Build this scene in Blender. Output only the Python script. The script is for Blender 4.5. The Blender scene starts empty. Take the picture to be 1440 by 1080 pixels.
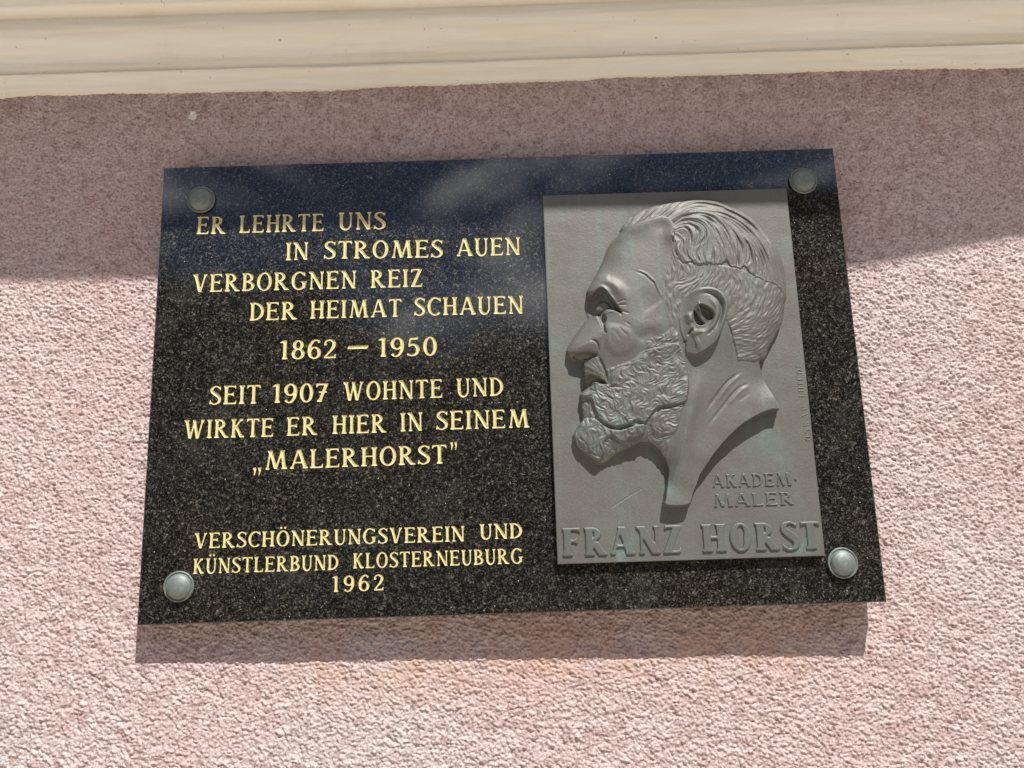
import bpy, math
import numpy as np
from mathutils import Vector
from mathutils.geometry import delaunay_2d_cdt

scene = bpy.context.scene
COL = scene.collection
rng = np.random.default_rng(7)

# ---------------------------------------------------------------- camera
cd = bpy.data.cameras.new('camera')
cam = bpy.data.objects.new('camera', cd)
COL.objects.link(cam)
cam.location = (0.00452, -0.99003, -0.19970)
cam.rotation_euler = (1.761501, 0.030598, 0.002356)
cd.sensor_fit = 'HORIZONTAL'
cd.sensor_width = 36.0
cd.lens = 1082.0 / 1440.0 * 36.0
cd.clip_start = 0.01
cd.clip_end = 500
scene.camera = cam

# ---------------------------------------------------------------- light
SUN = Vector((0.48, -1.0, 1.75)).normalized()          # towards the sun
EL = math.asin(SUN.z)
sl = bpy.data.lights.new('sun', 'SUN')
sl.energy = 4.7
sl.angle = math.radians(0.53)
sl.color = (1.0, 0.965, 0.92)
so = bpy.data.objects.new('sun', sl)
so.rotation_euler = SUN.to_track_quat('Z', 'Y').to_euler()
so.location = SUN * 6
COL.objects.link(so)

scene.view_settings.view_transform = 'Standard'
scene.view_settings.look = 'None'
scene.view_settings.exposure = 0.50
scene.view_settings.gamma = 1
scene.view_settings.use_curve_mapping = False


class NT:
    """small helper round a node tree"""
    def __init__(self, tree):
        self.t = tree
        self.n = tree.nodes
        tree.nodes.clear()

    def add(self, kind, **kw):
        n = self.n.new(kind)
        for k, v in kw.items():
            setattr(n, k, v)
        return n

    def link(self, a, b):
        self.t.links.new(a, b)

    def put(self, sock, v):
        if hasattr(v, 'is_output'):
            self.link(v, sock)
        else:
            sock.default_value = v

    def math(self, op, a, b=0.0, c=None, clamp=False):
        n = self.add('ShaderNodeMath', operation=op, use_clamp=clamp)
        self.put(n.inputs[0], a)
        self.put(n.inputs[1], b)
        if c is not None:
            self.put(n.inputs[2], c)
        return n.outputs[0]

    def noise(self, vec, scale, detail=3.0, rough=0.5, dist=0.0):
        n = self.add('ShaderNodeTexNoise')
        n.inputs['Scale'].default_value = scale
        n.inputs['Detail'].default_value = detail
        n.inputs['Roughness'].default_value = rough
        n.inputs['Distortion'].default_value = dist
        if vec is not None:
            self.link(vec, n.inputs['Vector'])
        return n.outputs['Fac']

    def voronoi(self, vec, scale, out='Color', feature='F1', rand=1.0):
        n = self.add('ShaderNodeTexVoronoi', feature=feature)
        n.inputs['Scale'].default_value = scale
        n.inputs['Randomness'].default_value = rand
        self.link(vec, n.inputs['Vector'])
        return n.outputs[out]

    def ramp(self, fac, stops, interp='LINEAR'):
        n = self.add('ShaderNodeValToRGB')
        cr = n.color_ramp
        cr.interpolation = interp
        while len(cr.elements) < len(stops):
            cr.elements.new(0.5)
        for e, (p, c) in zip(cr.elements, stops):
            e.position = p
            e.color = (*c, 1) if len(c) == 3 else c
        self.link(fac, n.inputs[0])
        return n.outputs[0]

    def step(self, v, lo, hi):
        n = self.add('ShaderNodeMapRange', interpolation_type='SMOOTHSTEP', clamp=True)
        self.put(n.inputs['Value'], v)
        n.inputs['From Min'].default_value = lo
        n.inputs['From Max'].default_value = hi
        return n.outputs['Result']

    def mix(self, fac, a, b, blend='MIX'):
        n = self.add('ShaderNodeMix', data_type='RGBA', blend_type=blend)
        self.put(n.inputs[0], fac)
        for s, v in ((n.inputs[6], a), (n.inputs[7], b)):
            if isinstance(v, tuple):
                v = (*v, 1) if len(v) == 3 else v
            self.put(s, v)
        return n.outputs[2]

    def bump(self, h, strength, dist):
        n = self.add('ShaderNodeBump')
        n.inputs['Strength'].default_value = strength
        n.inputs['Distance'].default_value = dist
        self.link(h, n.inputs['Height'])
        return n.outputs[0]


# ---------------------------------------------------------------- sky
world = bpy.data.worlds.new('World')
scene.world = world
world.use_nodes = True
w = NT(world.node_tree)
SKY = 0.08
tc = w.add('ShaderNodeTexCoord')
dirv = tc.outputs['Generated']
sep = w.add('ShaderNodeSeparateXYZ')
w.link(dirv, sep.inputs[0])
X, Y, Z = sep.outputs
sky = w.add('ShaderNodeTexSky', sky_type='NISHITA', sun_disc=False)
sky.sun_elevation = EL
sky.sun_rotation = math.atan2(SUN.x, SUN.y)
sky.air_density = 1.0
sky.dust_density = 0.6
sky.ozone_density = 1.5
w.link(dirv, sky.inputs[0]) if sky.inputs else None
mp = w.add('ShaderNodeMapping')
mp.inputs['Scale'].default_value = (1.15, 1.0, 2.0)
mp.inputs['Location'].default_value = (3.55, 0.2, 1.3)
w.link(dirv, mp.inputs[0])
cn = w.noise(mp.outputs[0], 3.8, 6.0, 0.62, 0.5)
cm = w.step(cn, 0.50, 0.72)
deep = w.mix(1.0, sky.outputs[0], (0.52, 0.62, 0.76), 'MULTIPLY')
cloud = w.mix(cm, deep, (18.0, 18.1, 18.8))
bg_sky = w.add('ShaderNodeBackground')
bg_sky.inputs['Strength'].default_value = SKY
w.link(cloud, bg_sky.inputs[0])
# what stands and lies opposite: a dark roofline and the sunlit paving
bg_land = w.add('ShaderNodeBackground')
town = w.ramp(w.noise(dirv, 9.0, 3), [(0.3, (0.015, 0.015, 0.014)), (0.7, (0.055, 0.052, 0.047))])
land = w.mix(w.step(Z, -0.16, -0.30), town, (0.76, 0.66, 0.55))
w.link(land, bg_land.inputs[0])
ay = w.math('MAXIMUM', w.math('ABSOLUTE', Y), 0.05)
q = w.math('DIVIDE', X, ay)
t = w.math('DIVIDE', Z, ay)
tall = w.math('MULTIPLY', w.step(q, 0.075, 0.08), w.math('LESS_THAN', Y, 0.0))
flank = w.step(w.math('ABSOLUTE', q), 0.60, 0.64)  # taller side blocks, added to the roofline to cut ambient light
wob = w.math('MULTIPLY', w.math('SUBTRACT', w.noise(dirv, 14.0, 4), 0.5), 0.10)
low = w.math('ADD', w.math('ADD', w.math('MULTIPLY', w.step(q, -0.13, -0.30), 0.09), 0.265), wob)
roof = w.math('MAXIMUM', low, w.math('MULTIPLY', tall, 0.46))

roof = w.math('MAXIMUM', roof, w.math('MULTIPLY', flank, 0.75))
gap = w.math('SUBTRACT', t, roof)
soft = w.math('SUBTRACT', 0.045, w.math('MULTIPLY', tall, 0.040))
is_land = w.step(w.math('DIVIDE', gap, soft), 1.0, -1.0)
ms = w.add('ShaderNodeMixShader')
w.link(is_land, ms.inputs[0])
w.link(bg_sky.outputs[0], ms.inputs[1])
w.link(bg_land.outputs[0], ms.inputs[2])
wo = w.add('ShaderNodeOutputWorld')
w.link(ms.outputs[0], wo.inputs[0])

# ---------------------------------------------------------------- measured data (mm on the plaque)
OUTLINE = [[-62.7,180.2],[-61.0,185.6],[-55.5,193.3],[-44.7,203.3],[-30.2,211.2],[-11.2,216.1],[12.3,219.8],[27.4,221.5],[45.1,221.5],[61.8,219.6],[79.0,212.7],[98.6,202.2],[114.1,188.9],[127.5,172.7],[137.8,155.2],[143.3,135.3],[145.0,115.1],[145.1,101.7],[143.8,84.6],[140.7,76.2],[137.7,59.4],[132.9,47.4],[123.4,32.8],[115.0,20.1],[109.3,7.4],[101.8,3.0],[102.6,-7.1],[108.0,-26.3],[114.8,-43.7],[120.0,-58.7],[114.7,-58.9],[104.8,-60.4],[88.3,-67.1],[71.6,-76.3],[59.3,-86.1],[45.9,-98.5],[32.9,-113.0],[23.6,-125.4],[15.3,-136.9],[10.6,-148.0],[5.5,-158.2],[0.2,-170.8],[-15.5,-172.5],[-29.6,-170.8],[-28.8,-164.8],[-26.3,-153.7],[-23.7,-140.9],[-22.2,-131.4],[-24.0,-120.0],[-28.6,-110.3],[-35.0,-101.3],[-43.4,-95.3],[-53.9,-94.6],[-62.9,-98.7],[-73.7,-102.8],[-85.4,-108.5],[-94.5,-115.2],[-101.7,-118.5],[-109.4,-116.1],[-120.4,-108.3],[-128.8,-101.0],[-133.7,-93.9],[-136.0,-85.0],[-133.0,-78.0],[-127.8,-70.2],[-123.0,-63.2],[-123.9,-54.2],[-124.7,-41.7],[-124.2,-31.8],[-115.8,-23.9],[-114.3,-21.2],[-117.1,-14.8],[-119.0,-7.5],[-119.4,3.5],[-117.7,11.2],[-127.9,12.9],[-135.8,15.9],[-139.1,22.5],[-138.5,26.2],[-136.0,31.2],[-130.3,39.8],[-121.1,52.5],[-114.8,60.7],[-108.6,67.6],[-110.7,70.9],[-110.1,92.6],[-109.1,103.0],[-104.2,110.5],[-99.6,118.9],[-95.2,126.0],[-89.5,136.9],[-84.9,146.8],[-79.6,158.8],[-73.6,168.3],[-67.2,175.0]]
EDGE = [[-62.6,181.7,3],[45.1,220.8,4],[143.9,132.4,4],[136.6,56.6,6],[109.3,6.5,8],[110.3,-30.0,2],[119.2,-58.2,2],[93.8,-64.6,4],[70.7,-76.3,5],[32.5,-113.0,4],[15.0,-136.0,1.5],[0.8,-163.2,0.5],[-15.5,-172.1,1.5],[-27.2,-153.7,1.5],[-21.9,-127.9,4],[-28.6,-110.3,6.5],[-53.8,-93.7,7],[-85.4,-108.5,4],[-109.3,-114.8,3],[-131.3,-98.3,2.5],[-136.0,-85.0,2],[-123.7,-49.8,4],[-120.0,-9.2,5.5],[-127.9,13.9,6],[-139.0,24.3,5],[-121.5,52.5,4],[-109.9,87.9,6],[-104.2,110.5,4.5],[-84.9,147.3,3]]
STROKES = [[[[-119.9,98.6],[-107.0,102.9],[-98.5,108.3],[-87.6,109.9],[-77.0,103.8],[-70.3,93.2],[-65.8,78.1]],7,3.8],[[[-117.3,95.7],[-104.4,99.5],[-95.1,103.5],[-88.1,100.4],[-79.6,89.8]],3.0,2.2],[[[-100.0,115.9],[-90.8,117.6],[-80.0,114.8]],4,1.2],[[[-102.7,97.1],[-94.3,103.0],[-88.1,99.0],[-81.4,89.4],[-74.7,79.3]],1.5,1.3],[[[-91.7,65.8],[-85.2,69.8],[-78.0,69.1]],1.5,0.8],[[[-111.3,34.4],[-104.2,32.8],[-100.5,26.3],[-101.2,16.2]],1.3,-1.6],[[[-101.4,17.2],[-99.1,9.8],[-94.8,-1.3],[-92.3,-13.1],[-91.9,-21.3]],1.5,-2.0],[[[-112.2,-21.1],[-106.8,-18.6],[-100.8,-21.9]],2.0,1.5],[[[-78.5,76.6],[-69.4,77.7],[-61.3,77.0]],1.0,-1.1],[[[-75.2,71.3],[-68.1,69.3],[-59.3,65.7]],1.0,-1.3],[[[-76.5,80.3],[-69.1,82.9],[-62.7,83.6]],1.0,-0.7],[[[-72.4,72.7],[-70.2,63.3]],1.2,-1.4],[[[-67.5,56.7],[-62.8,52.8],[-57.6,48.9]],1.2,-0.5],[[[-74.6,50.4],[-69.6,42.8],[-63.7,36.6]],1.6,-0.5],[[[-80.1,47.8],[-77.0,39.4],[-70.4,29.9]],1.6,-0.25],[[[-84.8,43.3],[-84.4,34.1],[-81.3,26.6]],1.6,-0.25],[[[-70.8,54.0],[-54.7,52.5],[-35.1,50.1],[-9.6,54.9]],10,0.8],[[[-53.4,29.4],[-39.4,38.2],[-26.7,41.5]],6,-1.1],[[[-48.5,79.4],[-36.8,79.0],[-28.4,69.4]],18,-1.2],[[[-50.4,123.2],[-44.1,121.5],[-36.7,117.3],[-32.0,112.4],[-26.5,106.5],[-24.1,100.3],[-21.1,91.2],[-16.7,82.2]],1.1,1.1],[[[-50.5,121.1],[-44.3,119.0],[-37.3,114.9],[-33.0,110.0],[-28.0,104.2],[-26.1,98.5]],1.2,-0.6],[[[-66.5,160.9],[-38.1,174.6],[-12.0,179.6]],12,1.2],[[[11.3,82.2],[21.7,88.0],[31.8,90.8],[41.8,90.5],[49.6,86.9],[54.6,80.9],[57.6,73.3],[57.2,63.9],[54.2,54.7],[49.8,43.7],[43.6,33.8],[34.9,25.7]],2.6,2.2],[[[27.7,83.6],[33.3,86.2],[39.6,86.0],[45.7,82.6],[51.0,75.8],[52.5,66.9],[50.3,55.8],[44.5,44.8],[37.5,36.7]],1.9,-3.0],[[[32.9,80.6],[40.7,76.6],[45.5,69.0],[45.6,58.7],[41.2,48.6],[34.2,40.5],[25.1,37.6]],3.2,1.8],[[[24.5,77.1],[26.2,64.9],[31.8,55.4],[37.7,49.7]],1.4,3.2],[[[9.0,63.6],[12.1,57.0],[13.3,48.6]],4,2.6],[[[17.5,43.8],[12.6,38.4],[9.1,33.9]],1.3,-3.4],[[[12.2,32.9],[19.7,37.3],[28.7,38.4]],2.4,2.0],[[[5.3,30.3],[7.1,24.8]],1.2,-2.5],[[[16.8,22.6],[24.0,24.2]],6,1.6],[[[31.8,32.7],[41.5,41.7]],1.5,-1.2],[[[76.5,-9.3],[74.2,-11.1],[57.2,-23.2],[46.0,-35.4],[35.2,-49.0],[25.9,-61.1]],1.7,-1.6],[[[79.9,-11.2],[61.0,-25.1],[49.3,-38.2],[38.5,-52.2]],2.4,0.9],[[[87.6,-25.0],[73.0,-30.0],[60.6,-40.8],[49.9,-52.5],[39.2,-64.7],[26.6,-80.2]],1.7,-1.3],[[[89.0,-28.7],[76.3,-32.8],[63.9,-43.2],[53.2,-55.3]],2.4,0.8],[[[84.7,-37.5],[67.0,-48.6]],2.0,-0.5],[[[26.5,-1.4],[16.2,-32.7],[5.9,-64.5],[-4.7,-101.1],[-13.9,-132.1],[-18.6,-162.8]],9,3.2],[[[58.7,11.3],[65.3,-16.2],[35.2,-60.1],[9.3,-112.0]],14,-1.0],[[[4.7,-68.0],[-7.2,-111.5],[-16.7,-135.5],[-22.9,-162.7]],2.2,0.9],[[[65.8,31.2],[69.0,16.4],[71.4,3.6]],1.2,-0.8],[[[60.3,51.7],[65.8,31.2]],1.2,-0.8],[[[1.7,-49.3],[-13.6,-53.3],[-29.5,-55.4],[-40.7,-64.0]],1.5,-1.5],[[[-102.3,-68.3],[-92.2,-76.1],[-78.3,-77.8],[-65.9,-75.1],[-56.9,-71.4]],1.7,-1.6],[[[-95.6,-73.8],[-89.3,-86.3],[-81.0,-93.5],[-72.3,-94.3]],1.4,-1.3],[[[-50.0,-87.5],[-60.7,-91.1],[-68.6,-90.4]],1.4,-1.5],[[[-93.2,-29.3],[-85.9,-25.1],[-78.7,-23.5]],1.3,-1.6],[[[-104.0,-49.6],[-99.3,-44.4],[-91.2,-41.0]],1.2,-1.0]]
RAISE = [[[[-109.3,91.6],[-103.8,94.3],[-94.4,101.1],[-88.2,97.1],[-81.5,87.5],[-74.9,76.5],[-70.0,67.9],[-79.6,72.4],[-87.7,74.1],[-94.3,68.7],[-102.4,67.5],[-110.9,69.2]],1.5,-11],[[[-97.8,69.7],[-92.5,68.6],[-88.8,61.0],[-91.4,53.7],[-90.2,42.5],[-94.3,50.1],[-96.5,59.4]],1.2,-5],[[[-101.0,77.3],[-96.2,83.7],[-89.7,86.3],[-84.5,82.4],[-83.0,77.7],[-89.5,74.1],[-96.7,73.4]],1.8,3.2],[[[-110.5,67.3],[-122.2,50.0],[-136.6,29.3],[-140.5,21.1],[-128.1,18.0],[-114.7,18.5],[-103.2,16.3],[-98.0,30.8],[-92.8,45.4],[-95.7,57.5],[-100.7,66.1]],3.0,2.0],[[[-129.6,24.4],[-118.6,30.1],[-110.5,32.8],[-104.3,31.0],[-101.4,25.4],[-102.6,17.6],[-112.0,20.2],[-122.7,19.6],[-131.6,19.9]],1.3,2.2],[[[-130.0,17.1],[-117.4,19.0],[-108.5,17.8],[-102.4,15.8],[-107.9,13.2],[-119.5,12.2],[-130.1,14.4]],1.0,-4],[[[-114.4,-11.1],[-107.3,-11.3],[-100.4,-15.1],[-92.8,-21.7],[-100.7,-20.5],[-106.8,-17.7],[-113.3,-24.2],[-118.4,-20.4]],1.2,-3.6],[[[-88.9,50.8],[-74.6,50.4],[-59.8,42.5],[-56.1,28.6],[-64.0,16.9],[-77.5,14.1],[-86.1,19.9],[-90.1,28.7]],4.2,1.3],[[[-93.6,-20.3],[-83.1,-7.1],[-62.2,1.3],[-43.6,14.4],[-20.7,22.9],[-0.2,22.2],[6.7,-5.3],[8.0,-23.5],[5.1,-38.7],[1.9,-47.0],[-13.4,-50.6],[-30.2,-52.7],[-39.5,-60.4],[-49.0,-70.8],[-59.3,-67.4],[-67.5,-72.0],[-78.1,-74.3],[-88.6,-74.2],[-97.2,-70.2],[-104.7,-63.5],[-108.5,-52.1],[-113.2,-39.5],[-125.2,-33.7],[-125.0,-28.3],[-113.2,-22.4],[-106.8,-18.1]],1.3,3.8],[[[-126.7,-64.0],[-110.0,-64.5],[-97.4,-73.7],[-81.9,-79.5],[-67.7,-76.4],[-49.1,-73.4],[-51.7,-85.7],[-60.6,-88.9],[-67.6,-88.3],[-72.2,-92.9],[-80.9,-92.2],[-91.0,-85.3],[-100.1,-93.0],[-101.0,-108.6],[-111.8,-117.0],[-142.6,-107.4],[-141.1,-72.4]],1.6,3.0],[[[-30.4,-54.5],[-13.5,-52.4],[-1.0,-50.1],[-6.8,-69.4],[-12.0,-81.6],[-21.1,-86.6],[-32.5,-86.3],[-39.9,-79.0],[-40.8,-66.6]],2.0,1.5],[[[25.8,71.5],[32.1,70.3],[38.9,65.4],[42.0,58.8],[39.7,53.3],[35.2,52.5],[30.1,56.4],[27.0,63.0]],1.0,-9],[[[19.0,65.1],[22.4,61.3],[26.3,53.7],[30.3,48.0],[24.0,46.8],[19.9,53.0]],1.0,-9],[[[20.2,67.9],[27.6,70.5],[38.0,65.5],[41.8,56.0],[37.3,45.0],[29.7,39.7],[19.9,40.0],[16.1,49.4],[17.8,60.5]],2.6,-3.0]]
CAP = [[-63.7,176.8],[-51.4,183.8],[-37.2,189.7],[-23.1,193.0],[-10.1,194.0],[-2.0,191.0],[1.7,185.5],[3.5,177.2],[2.1,163.6],[1.7,152.0],[0.1,141.5],[6.0,135.5],[11.5,128.7],[20.7,130.3],[28.1,125.3],[39.2,126.8],[50.0,125.5],[60.1,126.2],[65.9,130.8],[70.3,122.5],[77.0,121.8],[83.1,118.8],[88.1,123.4],[95.4,112.7],[105.8,107.1],[115.4,102.5],[129.5,98.3],[136.0,90.6],[141.8,81.0],[147.9,82.6],[151.6,120.4],[144.5,159.1],[120.1,194.0],[94.2,214.5],[58.0,225.6],[11.6,227.1],[-35.4,218.6],[-64.3,199.8],[-70.7,183.4]]
SHORT = [[1.8,153.9],[-5.9,134.9],[-12.6,116.1],[-16.3,102.9],[-16.0,92.5],[-15.4,82.1],[-14.1,68.0],[-8.9,52.0],[-2.9,47.2],[2.3,57.3],[1.4,70.4],[7.7,82.3],[16.3,88.7],[32.1,94.8],[50.8,90.4],[60.5,76.0],[60.2,62.0],[58.7,54.6],[61.7,47.1],[65.5,33.1],[69.0,16.4],[71.4,3.1],[97.1,2.3],[109.8,4.2],[122.3,23.0],[142.9,50.1],[147.9,82.6],[136.0,90.6],[129.5,98.3],[105.8,107.6],[83.1,118.8],[50.1,126.5],[11.0,128.7]]
BEARD = [[-2.9,48.1],[-10.3,44.7],[-19.8,37.6],[-33.4,33.9],[-41.8,28.6],[-48.8,16.4],[-62.0,5.9],[-72.8,3.0],[-82.8,-0.7],[-92.7,-4.1],[-92.8,-21.2],[-100.7,-20.1],[-106.7,-17.2],[-113.2,-23.3],[-121.5,-30.2],[-128.8,-33.6],[-129.8,-55.0],[-128.4,-63.9],[-141.1,-72.4],[-142.3,-98.6],[-129.8,-112.1],[-110.4,-122.2],[-92.9,-121.0],[-73.1,-107.8],[-55.1,-98.7],[-44.7,-99.0],[-33.9,-107.2],[-23.5,-121.4],[-19.9,-105.9],[-14.6,-93.8],[-9.4,-80.8],[-5.0,-69.5],[-0.6,-57.2],[2.7,-47.5],[6.3,-34.2],[7.7,-21.7],[5.8,-5.3],[2.7,13.0],[0.1,26.8],[-0.7,40.7]]
MOUST = [[-123.2,9.6],[-116.6,8.0],[-110.6,11.0],[-103.4,12.7],[-100.2,6.6],[-96.2,-3.0],[-93.7,-13.1],[-93.6,-19.4],[-100.4,-14.2],[-107.3,-10.0],[-114.3,-8.8],[-123.3,-11.3]]
EAR = [[7.7,82.3],[16.2,88.2],[23.8,92.6],[31.7,94.8],[43.0,94.4],[51.4,90.4],[57.3,84.5],[60.9,76.0],[60.5,65.7],[57.4,55.1],[53.3,43.6],[48.0,32.7],[42.4,24.6],[34.3,18.4],[25.4,13.2],[17.6,10.2],[10.6,12.3],[6.4,15.6],[7.0,23.9],[4.1,32.2],[1.3,43.4],[1.0,59.2],[2.4,71.3]]
EARFRONT = [[5.9,82.4],[3.8,15.7]]
FLOW_CAP = [[[-62.6,180.2],[-45.9,198.3]],[[-46.6,186.5],[-26.9,206.5]],[[-23.0,194.6],[-1.4,213.6]],[[-4.6,194.0],[15.3,213.1]],[[1.7,190.9],[19.2,204.1],[42.9,211.2],[70.3,206.4],[96.8,190.8],[116.1,169.7],[130.0,142.2],[134.6,113.3],[137.3,94.3]],[[4.0,184.9],[23.3,196.1],[41.9,197.5],[59.7,189.1],[69.9,168.3]],[[55.8,198.0],[73.9,193.5],[93.1,180.2],[108.0,162.2],[118.7,138.7],[123.5,111.8]],[[5.6,181.0],[16.2,187.5],[28.9,185.1],[40.4,177.9],[41.1,164.3],[30.0,151.1]],[[6.2,176.1],[15.5,178.7],[22.3,170.7],[20.3,156.3]],[[6.3,165.4],[11.3,158.5],[9.9,151.8]],[[11.2,144.0],[17.7,132.3]],[[20.7,148.5],[21.6,136.0],[27.3,126.2]],[[38.3,150.9],[36.5,139.4],[39.2,127.8]],[[55.3,157.1],[60.5,142.5],[55.6,127.3]],[[73.2,163.3],[75.3,143.9],[72.7,124.8]],[[88.0,163.8],[94.7,146.2],[86.0,120.6]],[[99.7,150.9],[105.2,131.4],[103.4,110.5]],[[113.8,145.6],[118.2,123.4],[120.8,102.4]]]
FLOW_SHORT = [[[2.4,149.1],[-1.7,130.0],[-1.2,110.9]],[[-9.6,120.7],[-8.2,101.7],[-5.5,87.5]],[[-13.3,106.6],[-7.7,82.8],[-4.5,64.0]],[[11.6,124.8],[14.2,110.5],[4.5,101.3]],[[24.1,120.6],[21.4,109.3],[9.7,98.3]],[[38.9,124.0],[36.2,112.6],[26.6,105.3]],[[51.7,123.6],[50.7,112.2],[40.9,103.0]],[[64.1,119.4],[64.9,107.9],[58.6,96.8]],[[76.5,115.2],[80.9,103.6],[78.2,92.4]],[[90.5,109.0],[91.1,95.7],[86.0,78.9]],[[104.5,102.9],[101.1,86.0],[94.4,71.2]],[[118.5,97.7],[113.2,79.0],[102.9,65.3]],[[133.0,87.8],[126.7,69.2],[114.2,51.0]],[[136.2,73.6],[130.0,57.0],[116.6,38.9]],[[73.1,75.6],[68.7,66.4],[62.9,61.0]],[[85.8,65.8],[76.9,56.8],[65.7,51.6]],[[98.4,56.1],[85.1,47.3],[68.5,42.2]],[[99.0,42.2],[87.7,36.1],[69.3,31.1]],[[110.2,37.2],[95.8,26.6],[73.7,19.9]],[[113.4,23.3],[100.0,13.6],[80.6,6.9]]]
FLOW_BEARD = [[[-5.8,45.5],[-16.0,27.3],[-21.7,9.2]],[[-24.6,32.2],[-34.7,14.2],[-33.2,-4.1]],[[-43.0,23.6],[-50.4,5.5],[-45.3,-12.8]],[[-62.1,4.1],[-67.4,-10.3],[-59.4,-25.9]],[[-80.2,-2.6],[-80.1,-16.2],[-70.3,-30.0]],[[1.2,17.6],[-4.9,-5.0],[-1.7,-23.2]],[[-13.1,4.4],[-23.5,-18.0],[-17.7,-36.2]],[[-36.5,-13.1],[-46.5,-30.8],[-38.8,-48.9]],[[-59.4,-25.9],[-71.1,-43.4],[-66.2,-65.8]],[[2.7,-23.3],[-11.7,-39.0],[-25.6,-49.3]],[[-108.0,-24.4],[-95.3,-34.6],[-79.5,-36.9],[-70.3,-30.0]],[[-119.9,-33.9],[-104.8,-48.6],[-85.8,-54.6]],[[-101.0,-60.3],[-88.2,-66.9],[-70.7,-67.5]],[[-119.0,-68.6],[-125.8,-81.6],[-123.0,-97.5]],[[-101.8,-75.3],[-111.4,-90.9],[-109.6,-108.4]],[[-87.2,-79.3],[-84.1,-86.4],[-71.7,-85.1]],[[-67.0,-79.0],[-61.3,-85.4],[-52.2,-80.4]],[[-17.4,-58.5],[-22.7,-71.6],[-32.4,-84.5]],[[-23.8,-86.5],[-33.1,-95.0],[-50.1,-89.2]],[[-4.0,-54.4],[-11.4,-71.9],[-17.8,-89.4]]]
GROOVES = [[[[3.6,192.8],[17.3,203.2],[33.6,210.5],[49.5,212.0],[70.3,206.4],[96.8,190.8],[116.1,169.7],[130.0,142.2],[134.6,113.3],[136.7,98.1]],1.5,-1.3],[[[9.9,203.4],[27.2,211.7],[44.1,214.1],[61.6,212.6]],1.1,-0.9],[[[56.6,207.8],[83.7,200.1],[106.1,181.7],[121.5,158.9],[130.7,129.7]],1.2,-0.9],[[[4.1,185.9],[18.5,194.3],[34.4,197.2],[50.8,193.3],[61.9,182.1],[69.9,168.3]],1.5,-1.5],[[[55.8,198.0],[73.9,193.5],[93.1,180.2],[108.0,162.2],[118.7,138.7],[123.7,113.7]],1.3,-1.2],[[[10.8,189.6],[27.9,195.9],[46.0,191.4],[57.0,178.4]],1.1,-0.8],[[[5.6,181.0],[16.1,187.0],[27.2,186.2],[38.7,179.9],[42.4,169.1],[39.9,160.5],[30.0,151.1],[23.7,151.8]],1.5,-1.3],[[[17.8,184.5],[30.3,178.3],[32.3,168.5]],1.1,-0.9],[[[12.9,180.8],[21.6,173.7],[23.5,162.0],[21.1,154.3]],1.2,-0.9],[[[7.7,172.2],[13.6,164.2],[11.0,153.7]],1.1,-0.8],[[[8.7,159.5],[5.4,151.9]],1.0,-0.7],[[[16.9,146.7],[18.0,137.1],[23.7,127.3]],1.2,-0.9],[[[30.7,148.2],[29.8,135.7],[34.6,127.0]],1.2,-0.9],[[[52.0,150.4],[49.1,137.1],[46.5,127.6]],1.0,-0.7],[[[65.1,153.9],[65.8,140.4],[61.1,128.0]],1.2,-0.9],[[[73.0,161.4],[71.8,146.9],[70.9,124.9]],1.1,-0.8],[[[81.9,157.2],[82.4,141.8],[78.9,122.7]],1.2,-0.9],[[[88.0,163.8],[96.8,149.0],[96.1,131.7],[87.9,120.5]],1.5,-1.3],[[[98.3,155.7],[104.3,141.1],[102.1,117.2]],1.2,-0.9],[[[108.8,150.6],[114.4,131.2],[112.2,107.4]],1.3,-1.0],[[[99.2,145.1],[107.8,129.5],[107.0,110.4]],1.0,-0.7],[[[91.9,188.0],[109.1,173.8],[123.4,150.1]],1.0,-0.7],[[[-55.8,186.8],[-43.1,199.2]],1.0,-0.6],[[[-41.7,191.3],[-26.8,207.5]],1.0,-0.7],[[[-29.5,193.8],[-9.8,211.9]],1.0,-0.8],[[[-18.3,195.4],[3.3,214.4]],1.1,-0.9],[[[-7.3,194.1],[12.3,211.2]],1.2,-0.9],[[[-23.9,194.6],[-4.2,212.7]],1.0,-0.6]]
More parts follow.
